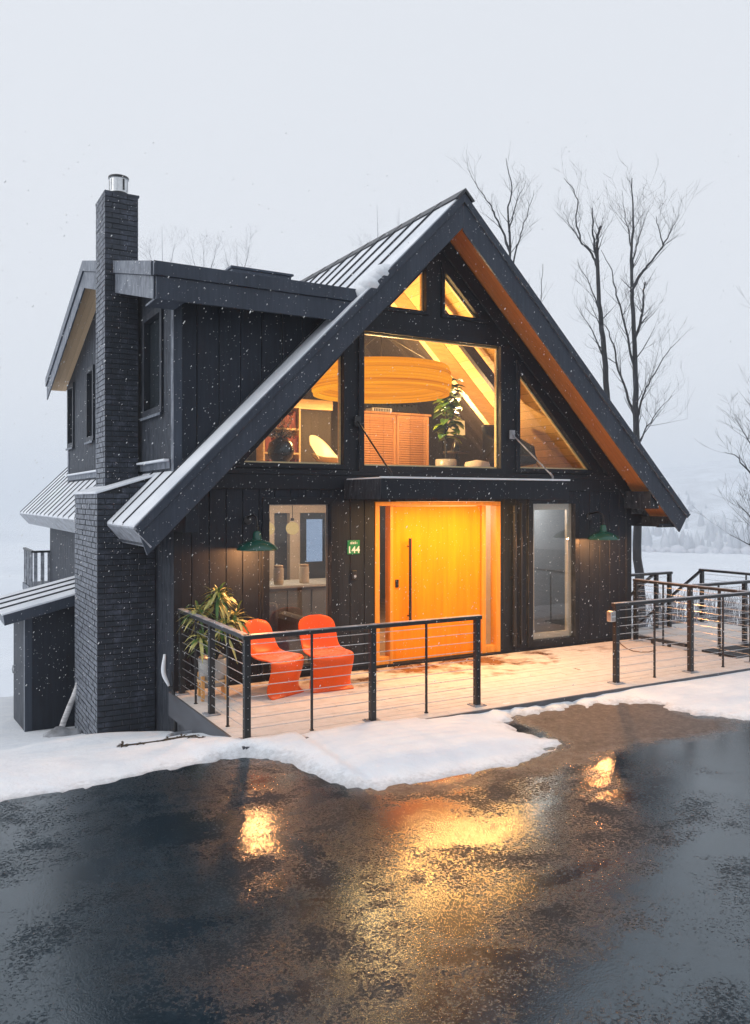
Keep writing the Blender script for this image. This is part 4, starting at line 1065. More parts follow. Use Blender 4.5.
# lower floor
t = thing('kitchen_island', 'pale kitchen island under two globe lamps, seen through the tall window', 'kitchen island', (6.2, 13.7, .02))
mb = MB(); mb.box(5.3, 7.2, 13.4, 14.2, .12, .90); [mb.box(5.33 + k * .47, 5.77 + k * .47, 13.375, 13.398, .16, .86) for k in range(4)]; mb.box(5.35, 7.15, 13.46, 14.15, .02, .118); mb.build('cabinet', M_GREYW, t, bevel=.004)
mb = MB(); mb.box(5.2, 7.3, 13.3, 14.3, .902, .945); mb.build('worktop', M_WHITEW, t, bevel=.006)
def jar(x, y, lab):
    t = thing('candle_jar', lab, 'jar', (x, y, .945), 'candle jars on the kitchen island')
    mb = MB(); mb.lathe([(.001, 0), (.085, 0), (.09, .05), (.09, .28), (.08, .30), (.001, .30)], (x, y, .945), 20); mb.build('glass_body', M_CREAM, t, smooth=True)
    mb = MB(); mb.lathe([(.082, .302), (.085, .34), (.001, .35)], (x, y, .945), 20); mb.build('lid', M_PALEW, t)
jar(5.72, 13.6, 'cream candle jar on the kitchen island nearer the dark window frame'); jar(6.22, 13.6, 'cream candle jar on the kitchen island nearer the front door')
M_GLOBE = emis('globe_glow', (1.0, .58, .18), 1.3)
def globe(x, y, lab):
    t = thing('globe_pendant', lab, 'pendant lamp', (x, y, 1.8), 'globe lamps over the kitchen island')
    mb = MB(); mb.lathe([(.12 * math.sin(math.pi * k / 10) + .0005, -.12 * math.cos(math.pi * k / 10)) for k in range(11)], (x, y, 1.93), 20); mb.build('globe', M_GLOBE, t, smooth=True)
    mb = MB(); mb.tube([(x, y, 2.08), (x, y, 2.56)], .006, 6); mb.lathe([(.001, .19), (.03, .19), (.04, .14), (.001, .14)], (x, y, 1.93), 12); mb.build('cord', M_METAL, t)
    lamp('globe_light', 'POINT', (x, y, 1.70), 20, (1, .72, .45), t, shadow_soft_size=.12)
globe(6.12, 13.9, 'glowing yellow globe lamp in front of a cream post'); globe(5.62, 13.85, 'glowing globe lamp close to the window frame over the orange chairs')
t = thing('sofa', 'cream sofa with rounded arm behind the orange chairs, inside the tall window', 'sofa', (4.5, 11.5, .02))
mb = MB(); mb.box(3.5, 5.05, 11.1, 11.95, .12, .42); mb.build('seat', M_CRFAB, t, bevel=.06)
mb = MB(); mb.box(3.5, 5.05, 11.96, 12.15, .12, .84); mb.build('backrest', M_CRFAB, t, bevel=.07)
mb = MB(); mb.box(5.06, 5.30, 11.1, 12.15, .12, .68); mb.build('armrest', M_CRFAB, t, bevel=.09)
mb = MB(); mb.box(3.26, 3.49, 11.1, 12.15, .12, .68); mb.build('armrest', M_CRFAB, t, bevel=.09)
for x, y in ((3.4, 11.2), (5.2, 11.2), (3.4, 12.05), (5.2, 12.05)):
    mb = MB(); mb.tube([(x, y, .02), (x, y, .12)], .022, 8); mb.build('leg', M_DKBEAM, t)
lamp('hall_fill', 'POINT', (7.4, 12.2, 2.2), 100, (1, .66, .36), None, shadow_soft_size=.15)  # added to brighten the hall seen through the sidelights
lamp('side_room_fill', 'POINT', (9.6, 11.0, 2.35), 42, (1, .85, .72), None, shadow_soft_size=.15)  # added to brighten the room behind the mirrored window
# unseen ceiling bowls added to go with the two fill lights
for nm, x, y, lab in (('fill_bowl', 7.4, 12.2, 'unseen ceiling bowl added to light the hall behind the golden door'), ('fill_bowl', 9.9, 11.1, 'unseen ceiling bowl added to light the room behind the mirrored window')):
    t = thing(nm, lab, 'fill lamp', (x, y, 2.56))
    mb = MB(); mb.lathe([(.16, 2.565), (.15, 2.50), (.08, 2.46), (.001, 2.45)], (x, y, 0), 20); mb.build('bowl', emis('bowl_glow', (1, .8, .55), 1.5), t, smooth=True)

# ------------------------------------------------------------------ wall lamps, number plate, bell
def barn_lamp(x, z, label):
    y = YF - 0.36
    t = thing('barn_lamp', label, 'wall lamp', (x, YF, z), 'green enamel barn lamps on the front wall')
    mb = MB(); mb.lathe([(.262, -.002), (.268, .006), (.262, .018), (.235, .055), (.165, .10), (.10, .125), (.062, .14), (.055, .20), (.046, .235), (.022, .25), (.001, .25)], (x, y, z), 36)
    mb.lathe([(.260, .002), (.232, .048), (.162, .092), (.09, .118), (.001, .128)], (x, y, z), 36, 1)
    o = mb.build('lamp_shade', [M_GREEN, M_ENAMELIN], t, smooth=True)
    mb = MB(); mb.tube([(x, y, z + .24), (x, y, z + .30)], .018, 10); mb.tube([(x, y, z + .29), (x, y, z + .36), (x, y + .03, z + .42), (x, y + .12, z + .455), (x, YF - .06, z + .43), (x, YF - .02, z + .38)], .013, 10)
    mb.build('gooseneck', M_METAL, t, smooth=True)
    mb = MB(); mb.lathe([(.001, .0), (.055, .0), (.06, .012), (.055, .026), (.001, .03)], (0, 0, 0), 20)
    mb.v = [(x + a, YF - .016 - c, z + .38 + b) for a, b, c in mb.v]; mb.build('wall_plate', M_METAL, t)
    mb = MB(); mb.lathe([(.001, .03), (.022, .035), (.03, .06), (.022, .09), (.014, .11)], (x, y, z), 16); mb.build('bulb', M_BULB, t, smooth=True)
    lamp('barn_lamp_light', 'POINT', (x, y, z + .012), 74, (1, .42, .14), t, shadow_soft_size=.05)
M_BULB = emis('barn_bulb', (1, .6, .25), 3)
barn_lamp(3.94, 1.80, 'green enamel barn lamp lighting the wall above the potted plant')
barn_lamp(10.10, 1.79, 'green enamel barn lamp at the far corner next to the mirrored window')
t = thing('house_number_sign', 'small green plate reading 144 on the wall beside the golden door', 'sign', (5.555, YF, 1.78))
mb = MB(); mb.box(5.452, 5.652, YF - .013, YF - .002, 1.672, 1.872); mb.build('plate', M_SIGN, t, bevel=.003)
def text_mesh(body, size, x, y, z, mat, parent, name):
    cu = bpy.data.curves.new(name, 'FONT'); cu.body = body; cu.size = size; cu.align_x = 'CENTER'; cu.extrude = .0015; cu.offset = .0025
    tmp = bpy.data.objects.new('tmp', cu); COL.objects.link(tmp)
    dg = bpy.context.evaluated_depsgraph_get(); me = bpy.data.meshes.new_from_object(tmp.evaluated_get(dg))
    bpy.data.objects.remove(tmp); bpy.data.curves.remove(cu)
    off = ORG[parent.name]
    me.transform(__import__('mathutils').Matrix.Translation(Vector((x, y, z)) - off) @ __import__('mathutils').Matrix.Rotation(R(90), 4, 'X'))
    me.materials.clear(); me.materials.append(mat)
    o = bpy.data.objects.new(name, me); COL.objects.link(o); o.parent = parent; return o
text_mesh('144', .135, 5.552, YF - .0155, 1.69, M_SIGNW, t, 'digits')
mb = MB()   # the line above the number is too small to read: only its strokes
for k, x in enumerate((5.495, 5.512, 5.527, 5.545, 5.556, 5.575, 5.602)):
    mb.box(x, x + (.009 if k % 2 else .006), YF - .016, YF - .0135, 1.815, 1.845 + .004 * (k % 3))
mb.build('small_line', M_SIGNW, t)
t = thing('door_bell', 'round black door bell with a pale button under the number plate', 'door bell', (5.56, YF, 1.37))
mb = MB(); mb.box(5.515, 5.60, YF - .032, YF - .002, 1.30, 1.44); mb.build('housing', M_METAL, t, bevel=.012)
mb = MB(); mb.lathe([(.001, 0), (.017, 0), (.02, -.006)], (0, 0, 0), 16); mb.v = [(5.565 + a, YF - .034 + c * .5, 1.355 + b) for a, b, c in mb.v]; mb.build('button', M_STEEL, t)

# ------------------------------------------------------------------ deck
deck = thing('deck', 'low timber deck dusted with snow along the front of the house', 'deck', (7, 9.1, 0))
DX0, DX1, DY0 = 2.90, 14.05, 7.75
mb = MB(); y = DY0; rr = random.Random(21)
while y < 11.2:
    y1 = min(y + .139, 11.25)
    x0 = DX0 if y1 <= YF - .02 else XR + .02
    cutx = [x0] + sorted(rr.uniform(x0 + 1, DX1 - 1) for _ in range(2)) + [DX1]
    for a, b in zip(cutx[:-1], cutx[1:]):
        if b - a > .2: mb.box(a, b - .003, y, y1 - .007, -.028 + rr.uniform(-.0015, .0015), rr.uniform(-.0015, .0015))
    if y1 > YF - .02 and y < YF - .02: mb.box(DX0, XR, y, YF - .055, -.028, -.001)
    y = y1
mb.build('decking', M_DECK, deck, bevel=.003)
mb = MB(); mb.box(DX0 - .03, DX0 - .002, DY0 - .02, YF - .03, -.30, .004); mb.box(DX0, DX1, DY0 - .03, DY0 - .003, -.30, -.002); mb.box(DX0 + .06, DX0 + .1, DY0 + .4, YF - .1, -.9, -.3)
mb.box(DX1 + .002, DX1 + .03, DY0, 11.2, -.3, 0)
mb.build('fascia', simple('weathered_fascia', (.075, .082, .098), .6, 0, .3, 4, (1, .3, 1), .1), deck, bevel=.004)

# ------------------------------------------------------------------ cable railings
RH = 1.07
def railing(label, runs, posts, bals, z0=0.0, cap=True, ncab=9, post_w=.064, ends=True):
    c = Vector((sum(p[0] for p in posts) / len(posts), sum(p[1] for p in posts) / len(posts), z0))
    t = thing('cable_railing', label, 'railing', c)
    for i, (a, b) in enumerate(runs):
        a, b = Vector((a[0], a[1], 0)), Vector((b[0], b[1], 0)); d = (b - a).normalized()
        e0 = a - d * .05; e1 = b + d * .05
        mb = MB(); mb.bar((e0.x, e0.y, z0 + RH - .022), (e1.x, e1.y, z0 + RH - .022), .085, .040); tr = mb.build('top_rail', M_METAL, t, bevel=.004)
        mb = MB(); mb.bar((e0.x, e0.y, z0 + RH + .002), (e1.x, e1.y, z0 + RH + .002), .074, .006); mb.build('frost_and_sidelight', M_RAILTOP, tr)  # plain frost lying on the rail top
        for k in range(ncab):
            z = z0 + .115 + k * (RH - .21) / (ncab - 1)
            mb = MB(); mb.tube([(a.x, a.y, z), (b.x, b.y, z)], .0042, 6); mb.build('cable', M_CABLE, t)
    for p in posts:
        w_ = post_w / 2
        mb = MB(); mb.box(p[0] - w_, p[0] + w_, p[1] - w_, p[1] + w_, z0 + .012, z0 + RH - .043)
        for k in range(ncab):
            z = z0 + .115 + k * (RH - .21) / (ncab - 1)
            for dx_, dy_ in ((-w_ - .003, 0), (0, -w_ - .003)):
                mb.lathe([(.001, -.004), (.0045, -.003), (.0045, .003), (.001, .004)], (p[0] + dx_, p[1] + dy_, z), 8, 1)
        po = mb.build('post', [M_METAL, M_STEEL], t)
        mb = MB(); mb.box(p[0] - .085, p[0] + .085, p[1] - .085, p[1] + .085, z0 + .001, z0 + .012)
        for ax in (-.06, .06):
            for ay in (-.06, .06): mb.lathe([(.011, .012), (.011, .02), (.001, .021)], (p[0] + ax, p[1] + ay, z0), 6)
        mb.build('base_plate', M_RAILTOP, po, bevel=.002)
    for p in bals:
        mb = MB(); mb.box(p[0] - .011, p[0] + .011, p[1] - .011, p[1] + .011, z0 + .004, z0 + RH - .043); mb.lathe([(.024, .001), (.024, .010), (.012, .014)], (p[0], p[1], z0), 10)
        mb.build('baluster', M_METAL, t)
    return t
FY = 7.94
railing('black cable railing wrapping the deck corner in front of the orange chairs', [((2.99, 10.24), (2.99, FY)), ((2.99, FY), (5.89, FY))],
        [(2.99, 10.24), (3.0, 9.10), (2.99, FY), (4.46, FY), (5.89, FY)], [(2.99, 9.66), (2.99, 8.52), (3.72, FY), (5.17, FY)])
railing('black cable railing in front of the mirrored window, turning back to the house corner', [((8.22, 7.98), (11.05, 7.98)), ((11.05, 7.98), (11.02, 10.22))],
        [(8.22, 7.98), (9.68, 7.98), (11.05, 7.98), (11.05, 9.12), (11.0, 10.22)], [(8.95, 7.98), (10.38, 7.98), (11.05, 8.55), (11.03, 9.65)])
railing('black cable railing around the stair landing, set back on the deck', [((11.2, 9.12), (13.8, 9.12)), ((13.8, 9.12), (13.8, 11.1))],
        [(12.42, 9.12), (13.8, 9.12), (13.8, 11.1)], [(11.75, 9.12), (13.1, 9.12), (13.8, 10.1)])
railing('short black cable railing behind the house corner, ending at the stair', [((11.2, 10.98), (12.72, 10.98))], [(12.36, 10.98), (12.72, 10.98)], [])
t = thing('deck_stair', 'timber stair with sloping handrails going down from the deck to the lake side', 'stair', (13.1, 11.3, 0))
mb = MB()
for k in range(9):
    mb.box(12.5, 13.75, 11.27 + k * .24, 11.27 + k * .24 + .26, -.20 - k * .19, -.16 - k * .19)
mb.build('tread', M_DECK, t, bevel=.003)
for x in (12.46, 13.79):
    mb = MB(); mb.bar((x, 11.27, -.18), (x, 13.4, -1.87), .05, .26); mb.build('stringer', M_TRIM, t)
    mb = MB(); mb.bar((x, 11.12, 1.03), (x, 13.5, -.86), .05, .045); mb.bar((x, 11.12, 1.058), (x, 13.5, -.832), .045, .006, 1); mb.build('handrail', [M_METAL, M_RAILTOP], t)
    mb = MB(); mb.box(x - .035, x + .035, 13.4, 13.47, -2.2, -.84); mb.build('post', M_METAL, t)
t = thing('toe_board', 'dark low kick board between the two railing posts by the house corner', 'kick board', (11.03, 9.7, 0))
mb = MB(); mb.box(11.0, 11.06, 9.17, 10.17, .05, .10); mb.box(11.01, 11.05, 9.5, 9.55, .0, .05); mb.box(11.01, 11.05, 9.85, 9.9, .0, .05); mb.build('board', M_TRIM, t, bevel=.004)
t = thing('floor_grate', 'flat black slatted grate lying on the snowy deck by the railing', 'grate', (11.75, 8.62, 0))
mb = MB(); ring(mb, [(11.12, 8.3), (12.5, 8.3), (12.5, 8.95), (11.12, 8.95)], [(11.15, 8.33), (12.47, 8.33), (12.47, 8.92), (11.15, 8.92)], .002, .034, 'xy')
for k in range(9): mb.box(11.152, 12.468, 8.37 + k * .062, 8.37 + k * .062 + .026, .006, .030)
mb.build('slats', M_METAL, t)
t = thing('socket_box', 'small weathered socket box fixed to the first post of the railing', 'socket box', (8.14, 7.98, .9))
mb = MB(); mb.box(8.095, 8.182, 7.945, 8.03, .83, .97); mb.build('housing', M_STEEL, t, bevel=.01)
mb = MB(); mb.box(8.105, 8.17, 7.936, 7.944, .84, .89); mb.box(8.105, 8.17, 7.936, 7.944, .91, .96); mb.build('cover', M_POT, t, bevel=.003)
cp = [Vector((*at_z(px, py, .010), .010)) for px, py in ((618, 640), (621, 644), (626, 648), (633, 651), (641, 652), (649, 652), (656, 650))]
mb = MB(); mb.tube(cp, .007, 6)
tag(mb.build('power_cord', simple('brown_cord', (.16, .09, .05), .6), smooth=True), 'thin brown power cord curling on the deck behind the railing post', 'cord')

# ------------------------------------------------------------------ orange S chairs
def s_chair():
    t = thing('cantilever_chair', 'orange moulded S shaped chair next to the potted plant, its side turned outwards', 'chair', (0, 0, 0), 'orange moulded chairs on the deck')
    # (forward, height, half width, lip: edge bent along the local normal)
    prof = [(-.335, .875, .11, .0), (-.333, .87, .185, .004), (-.322, .84, .228, .008), (-.30, .765, .252, .014), (-.27, .67, .258, .022), (-.235, .575, .252, .032), (-.20, .505, .25, .042),
            (-.165, .46, .255, .048), (-.11, .43, .265, .05), (-.03, .418, .276, .045), (.06, .42, .284, .038), (.15, .432, .288, .028), (.215, .43, .288, .02), (.256, .405, .286, .02), (.270, .35, .282, .03),
            (.266, .27, .276, .045), (.250, .19, .272, .055), (.232, .11, .272, .06), (.226, .05, .278, .05), (.240, .012, .284, .03), (.262, .004, .288, .02)]
    prof = [(f * 1.06, z * 1.03, hw * 1.05, lip) for f, z, hw, lip in prof]
    nu = 14; mb = MB()
    for i, (f, z, hw, lip) in enumerate(prof):
        f0, z0 = prof[max(0, i - 1)][:2]; f1, z1 = prof[min(len(prof) - 1, i + 1)][:2]
        tx, tz = f1 - f0, z1 - z0; l = math.hypot(tx, tz) or 1; nx_, nz_ = (-tz / l, tx / l)   # left normal of travel
        s = 1 if i < 13 else 1
        for j in range(nu + 1):
            u = j / nu * 2 - 1; e = lip * abs(u) ** 2.6
            if i < 13: ox, oz = nx_ * e * 1.0, nz_ * e     # back and seat: edges rise to the sitter
            else: ox, oz = nx_ * -e * -1.6, nz_ * e * .3   # skirt: edges wrap backwards
            if i >= 13: ox = -abs(ox)
            dome = -.03 * u * u if i < 3 else 0
            mb.v.append((u * hw, -(f + ox), z + (oz if i < 13 else 0) + dome))
    for i in range(len(prof) - 1):
        for j in range(nu):
            o = i * (nu + 1) + j; mb.f.append([o, o + 1, o + nu + 2, o + nu + 1]); mb.m.append(0)
    o = mb.build('shell', M_ORANGE, t, smooth=True)
    sf = o.modifiers.new('Solidify', 'SOLIDIFY'); sf.thickness = .026; sf.offset = 0
    sb = o.modifiers.new('Subsurf', 'SUBSURF'); sb.levels = 1; sb.render_levels = 2
    return t
ch = s_chair()
ch.location = (4.02, 9.72, 0); ch.rotation_euler = (0, 0, R(24))
copy_tree(ch, (4.74, 9.70, 0), (0, 0, R(-3)), 'orange moulded S shaped chair facing outwards, under the tall window')

# ------------------------------------------------------------------ potted yucca at the deck corner
t = thing('potted_yucca', 'spiky yellow green yucca in a white pot on wooden legs at the deck corner', 'potted plant', (3.36, 9.86, 0))
YUC = t
mb = MB(); mb.lathe([(.001, .16), (.15, .16), (.17, .2), (.185, .50), (.175, .505), (.165, .47), (.001, .46)], (3.36, 9.86, 0), 28); mb.build('pot', M_POT, t, smooth=True)
mb = MB(); mb.lathe([(.19, .22), (.2, .22), (.2, .25), (.19, .25), (.19, .22)], (3.36, 9.86, 0), 24); mb.build('stand_ring', M_PALEW, t)
for k in range(4):
    a = R(35 + 90 * k); mb = MB(); x, y = 3.36 + .205 * math.cos(a), 9.86 + .205 * math.sin(a); mb.box(x - .02, x + .02, y - .02, y + .02, 0, .30); mb.build('leg', simple('bright_timber', (.7, .36, .12), .5, 0, .15, 4), t, bevel=.003)
stems = [((3.36, 9.86, .45), (3.34, 9.85, .9), (3.42, 9.83, 1.33)), ((3.36, 9.86, .45), (3.24, 9.83, .85), (3.13, 9.80, 1.12)), ((3.38, 9.86, .45), (3.5, 9.8, .75), (3.64, 9.78, 1.03)), ((3.36, 9.84, .45), (3.22, 9.7, .65), (3.12, 9.64, .82)), ((3.36, 9.88, .45), (3.4, 9.95, 1.0), (3.52, 9.98, 1.25)), ((3.36, 9.84, .45), (3.4, 9.7, .7), (3.46, 9.62, .95))]
mb = MB(); [mb.tube(s_, [.022, .018, .014], 8) for s_ in stems]; mb.build('stem', M_BARK, t)
mb = MB(); r2 = random.Random(31)
for s_ in stems:
    tip = Vector(s_[2]); ax = (tip - Vector(s_[1])).normalized()
    for k in range(52):
        a = r2.uniform(0, 6.283); el = r2.uniform(-.5, 1.25)
        d = Vector((math.cos(a) * math.cos(el), math.sin(a) * math.cos(el), math.sin(el)))
        leaf(mb, tip - ax * r2.uniform(0, .16), d, r2.uniform(.18, .33), r2.uniform(.015, .024), r2.uniform(.3, .8), 0 if r2.random() < .3 else 1)
mb.build('foliage', [M_LEAF, M_LEAF2], t)

YUC.location.x -= .09
# ------------------------------------------------------------------ lean-to shed, balcony, pole, vent pipe
shed = thing('shed', 'small dark lean-to shed with a snowy ribbed roof behind the chimney foot', 'shed', (2.2, 14.4, -1.1))
SX0, SY0, SY1 = 1.54, 13.57, 15.25
mb = MB(); side_boards(mb, SX0, SX0 + .04, SY0 + .05, SY0 + .2, -1.6, lambda y: .62, [], 1); mb.box(SX0 + .045, 2.93, SY0, SY0 + .05, -1.6, .66)
mb.prism([(SX0 + .045, .66), (2.93, .66), (2.93, .95)], SY0, SY0 + .05)
mb.build('wall', M_SID, shed); mb = MB(); mb.box(SX0 + .045, 2.93, SY1 - .05, SY1, -1.6, .66); mb.box(SX0, SX0 + .04, SY1 - .12, SY1, -1.6, .62)
mb.build('wall', M_SID, shed)
mb = MB(); mb.box(SX0 - .012, SX0 + .09, SY0 - .014, SY0 - .002, -1.6, .64); mb.box(SX0 - .014, SX0 - .002, SY0 + .0, SY0 + .12, -1.6, .63); mb.build('corner_trim', M_FASC, shed)
mb = MB(); mb.box(SX0 - .006, SX0 + .034, SY0 + .21, SY1 - .13, -1.35, .60)
dr = mb.build('door', M_SID, shed)
mb = MB(); mb.tube([(SX0 - .01, 14.85, -.42), (SX0 - .05, 14.85, -.42), (SX0 - .06, 14.85, -.36), (SX0 - .05, 14.85, -.30), (SX0 - .01, 14.85, -.30)], .012, 8); mb.build('handle', M_STEEL, dr)
def sz(x): return .74 + (x - 1.2) * .24
mb = MB(); mb.hexa([(1.22, 13.3, sz(1.22) - .16), (2.94, 13.3, sz(2.94) - .16), (2.94, 15.45, sz(2.94) - .16), (1.22, 15.45, sz(1.22) - .16), (1.20, 13.3, sz(1.2)), (2.94, 13.3, sz(2.94)), (2.94, 15.45, sz(2.94)), (1.20, 15.45, sz(1.2))])
sr = mb.build('roof', M_FASC, shed, bevel=.005)
mb = MB()
for k in range(4):
    a, b = 13.285 + k * .545, 13.285 + k * .545 + .515
    mb.hexa([(1.18, a, sz(1.18) + .002), (2.945, a, sz(2.945) + .002), (2.945, b, sz(2.945) + .002), (1.18, b, sz(1.18) + .002), (1.18, a, sz(1.18) + .032), (2.945, a, sz(2.945) + .032), (2.945, b, sz(2.945) + .032), (1.18, b, sz(1.18) + .032)])
mb.build('roof_snow', M_ROOFSN, sr, bevel=.006)
mb = MB()
for k in range(1, 4):
    y = 13.27 + k * .545; mb.hexa([(1.18, y - .014, sz(1.18) + .002), (2.945, y - .014, sz(2.945) + .002), (2.945, y + .014, sz(2.945) + .002), (1.18, y + .014, sz(1.18) + .002), (1.18, y - .01, sz(1.18) + .055), (2.945, y - .01, sz(2.945) + .055), (2.945, y + .01, sz(2.945) + .055), (1.18, y + .01, sz(1.18) + .055)])
mb.build('standing_seam', M_SEAM, sr)
t = thing('balcony_railing', 'pale slatted balcony railing at the back corner above the shed', 'railing', (2.6, 21.5, .3))
BX = 2.58
mb = MB(); mb.bar((BX, 21.3, 1.20), (BX, 23.0, 1.20), .07, .05); mb.bar((BX, 21.3, 1.20), (3.4, 21.3, 1.20), .07, .05); mb.build('top_rail', M_METAL, t)
for k in range(5):
    mb = MB(); x = BX + .02 + k * .155; mb.box(x, x + .08, 21.28, 21.32, .33, 1.174); mb.build('slat', M_RAILTOP, t)
for k in range(5):
    mb = MB(); mb.box(BX - .02, BX + .02, 21.5 + k * .34, 21.58 + k * .34, .33, 1.174); mb.build('slat', M_RAILTOP, t)
mb = MB(); mb.box(BX - .04, 3.5, 21.22, 23.05, .15, .325); mb.build('floor', M_FASC, t)
mb = MB(); mb.box(BX, BX + .12, 22.9, 23.02, -3.2, .148); mb.build('post', M_METAL, t)
a_ = at_depth(57, 737, 12.0); a_ = Vector((1.86, 12.55, -.98))
pa = at_depth(58, 737, 12.35); pb = at_depth(79, 682, 12.3)
mb = MB(); q = [pa.lerp(pb, k / 7) + Vector((rnd.uniform(-.006, .006), rnd.uniform(-.006, .006), 0)) for k in range(8)]; mb.tube(q, [.042, .044, .043, .044, .042, .042, .041, .04], 12)
tag(mb.build('birch_pole', M_BIRCH, smooth=True), 'pale birch pole leaning in the corner of shed and chimney', 'pole')
def rock(c, r, lab, seed):
    bm = bmesh.new(); bmesh.ops.create_icosphere(bm, subdivisions=3, radius=1)
    for v in bm.verts:
        n_ = noise.noise(v.co * 1.3 + Vector((seed, 0, 0))) * .35 + noise.noise(v.co * 4 + Vector((seed, 4, 0))) * .12
        v.co = v.co * (1 + n_); v.co = Vector((v.co.x * r[0], v.co.y * r[1], v.co.z * r[2])) + Vector(c)
    me = bpy.data.meshes.new('snowy_rock'); bm.to_mesh(me); bm.free(); me.materials.append(M_ROCK); me.polygons.foreach_set('use_smooth', [True] * len(me.polygons))
    o = bpy.data.objects.new('snowy_rock', me); COL.objects.link(o); tag(o, lab, 'rock', 'snow dusted rocks at the house foot')
rock((1.86, 12.35, -.95), (.26, .2, .17), 'rounded snow dusted rock under the leaning birch pole', 1.0)
rock((1.62, 12.2, -.97), (.2, .18, .10), 'flat snow covered rock in front of the shed', 5.0)
rock((2.55, 10.75, -.66), (.16, .13, .10), 'small dark rock at the chimney foot near the vent pipe', 9.0)
t = thing('vent_pipe', 'thin black bent pipe capped with snow between chimney and deck', 'pipe', (2.78, 10.6, -.6))
b0 = at_depth(176, 735, 10.35); b1 = at_depth(173, 690, 10.35); b2 = at_depth(168, 688, 10.35); b3 = at_depth(164, 672, 10.35); b4 = at_depth(165, 655, 10.35)
def smooth(ps, n=5):
    ps = [Vector(p) for p in ps]; q = [ps[0] * 2 - ps[1]] + ps + [ps[-1] * 2 - ps[-2]]; out = []
    for i in range(1, len(q) - 2):
        for k in range(n):
            t_ = k / n; a_, b_, c_, d_ = q[i - 1], q[i], q[i + 1], q[i + 2]
            out.append(.5 * ((2 * b_) + (c_ - a_) * t_ + (2 * a_ - 5 * b_ + 4 * c_ - d_) * t_ ** 2 + (3 * b_ - a_ - 3 * c_ + d_) * t_ ** 3))
    return out + [ps[-1]]
mb = MB(); mb.tube(smooth([b0, at_depth(175, 712, 10.35), b1, at_depth(169, 686, 10.35), b3, b4]), .022, 10); mb.tube(smooth([at_depth(172, 672, 10.3), b1 + Vector((0, -.01, .02)), at_depth(174, 720, 10.3)]), .010, 8); mb.build('tube', M_METAL, t, smooth=True)
sp_ = smooth([at_depth(169, 686, 10.33), b3 + Vector((-.012, -.02, 0)), b4 + Vector((-.008, -.015, .012))])
mb = MB(); mb.tube(sp_, [.012 + .016 * math.sin(math.pi * (k + .6) / (len(sp_) + .2)) for k in range(len(sp_))], 10); mb.build('snow_cap', M_SNOW, t, smooth=True)
t = thing('garden_hose', 'grey hose half buried in snow beside the deck edge', 'hose', (2.6, 9.0, -.2))
def gz(x, y):
    i = int(np.searchsorted(ysg, y)); j = int(np.searchsorted(xs, x)); return float(Z[min(i, len(ysg) - 1), min(j, len(xs) - 1)])
hp = []
for px, py in ((168, 745), (174, 740), (182, 736), (192, 733), (202, 733), (211, 737), (218, 742), (223, 747)):
    x, y = at_z(px, py, -.28); hp.append((x, y, gz(x, y) + .02))
hp = smooth(hp)
mb = MB(); mb.tube(hp, .022, 8); mb.build('coil', M_RAILTOP, t, smooth=True)
# dead twigs and leaves lying on the snow in front of the chimney
def ground_twig(pts, lab, r=.006):
    mb = MB(); P_ = [(*at_z(px, py, -.25), 0) for px, py in pts]; P_ = [(x, y, gz(x, y) + .012) for x, y, _ in P_]
    mb.tube(P_, [r] * len(P_), 6)
    for k in range(30):
        p = P_[rnd.randrange(len(P_))]; b = Vector(p); leaf(mb, b, (rnd.uniform(-1, 1), rnd.uniform(-.5, .5), .15), rnd.uniform(.04, .09), .014, .4)
    tag(mb.build('fallen_twig', M_STRAW), lab, 'twig', 'dead twigs lying on the snow')
ground_twig([(123, 756), (140, 754), (160, 751), (178, 748), (196, 745)], 'longest dead twig lying on the snow in front of the chimney', .008)
ground_twig([(168, 748), (182, 746), (194, 750), (202, 752)], 'short leafy dead twig on the snow near the deck corner')
for k, (px, py) in enumerate(((52, 744), (36, 757), (75, 750))): pass

# ------------------------------------------------------------------ bare trees
def grow(mb, p, d, ln, r, depth, rr, upb=.12, kids=(3, 5)):
    n = max(3, int(ln / .28)); pts = [Vector(p)]; dd = Vector(d).normalized(); rads = [r]
    for k in range(n):
        dd = (dd + Vector((rr.uniform(-.13, .13), rr.uniform(-.13, .13), rr.uniform(-.06, .10) + upb * .5))).normalized()
        pts.append(pts[-1] + dd * (ln / n)); rads.append(max(.0022, r * (1 - .82 * (k + 1) / n)))
    rads = [max(.0022, q * .62) for q in rads]; mb[min(depth, 1)].tube(pts, rads, 6 if r > .02 else (4 if r > .007 else 3), cap=False)
    if depth >= 3 or ln < .4: return
    for k in range(rr.randint(*kids)):
        i = rr.randint(max(1, n // 4), n); b = pts[i]; t_ = (pts[i] - pts[i - 1]).normalized()
        o = Vector((rr.uniform(-1, 1), rr.uniform(-1, 1), rr.uniform(-.2, .8))).normalized()
        nd = (t_ * .75 + o * .75).normalized()
        grow(mb, b, nd, ln * rr.uniform(.38, .66), rads[i] * rr.uniform(.5, .75), depth + 1, rr, upb, kids)
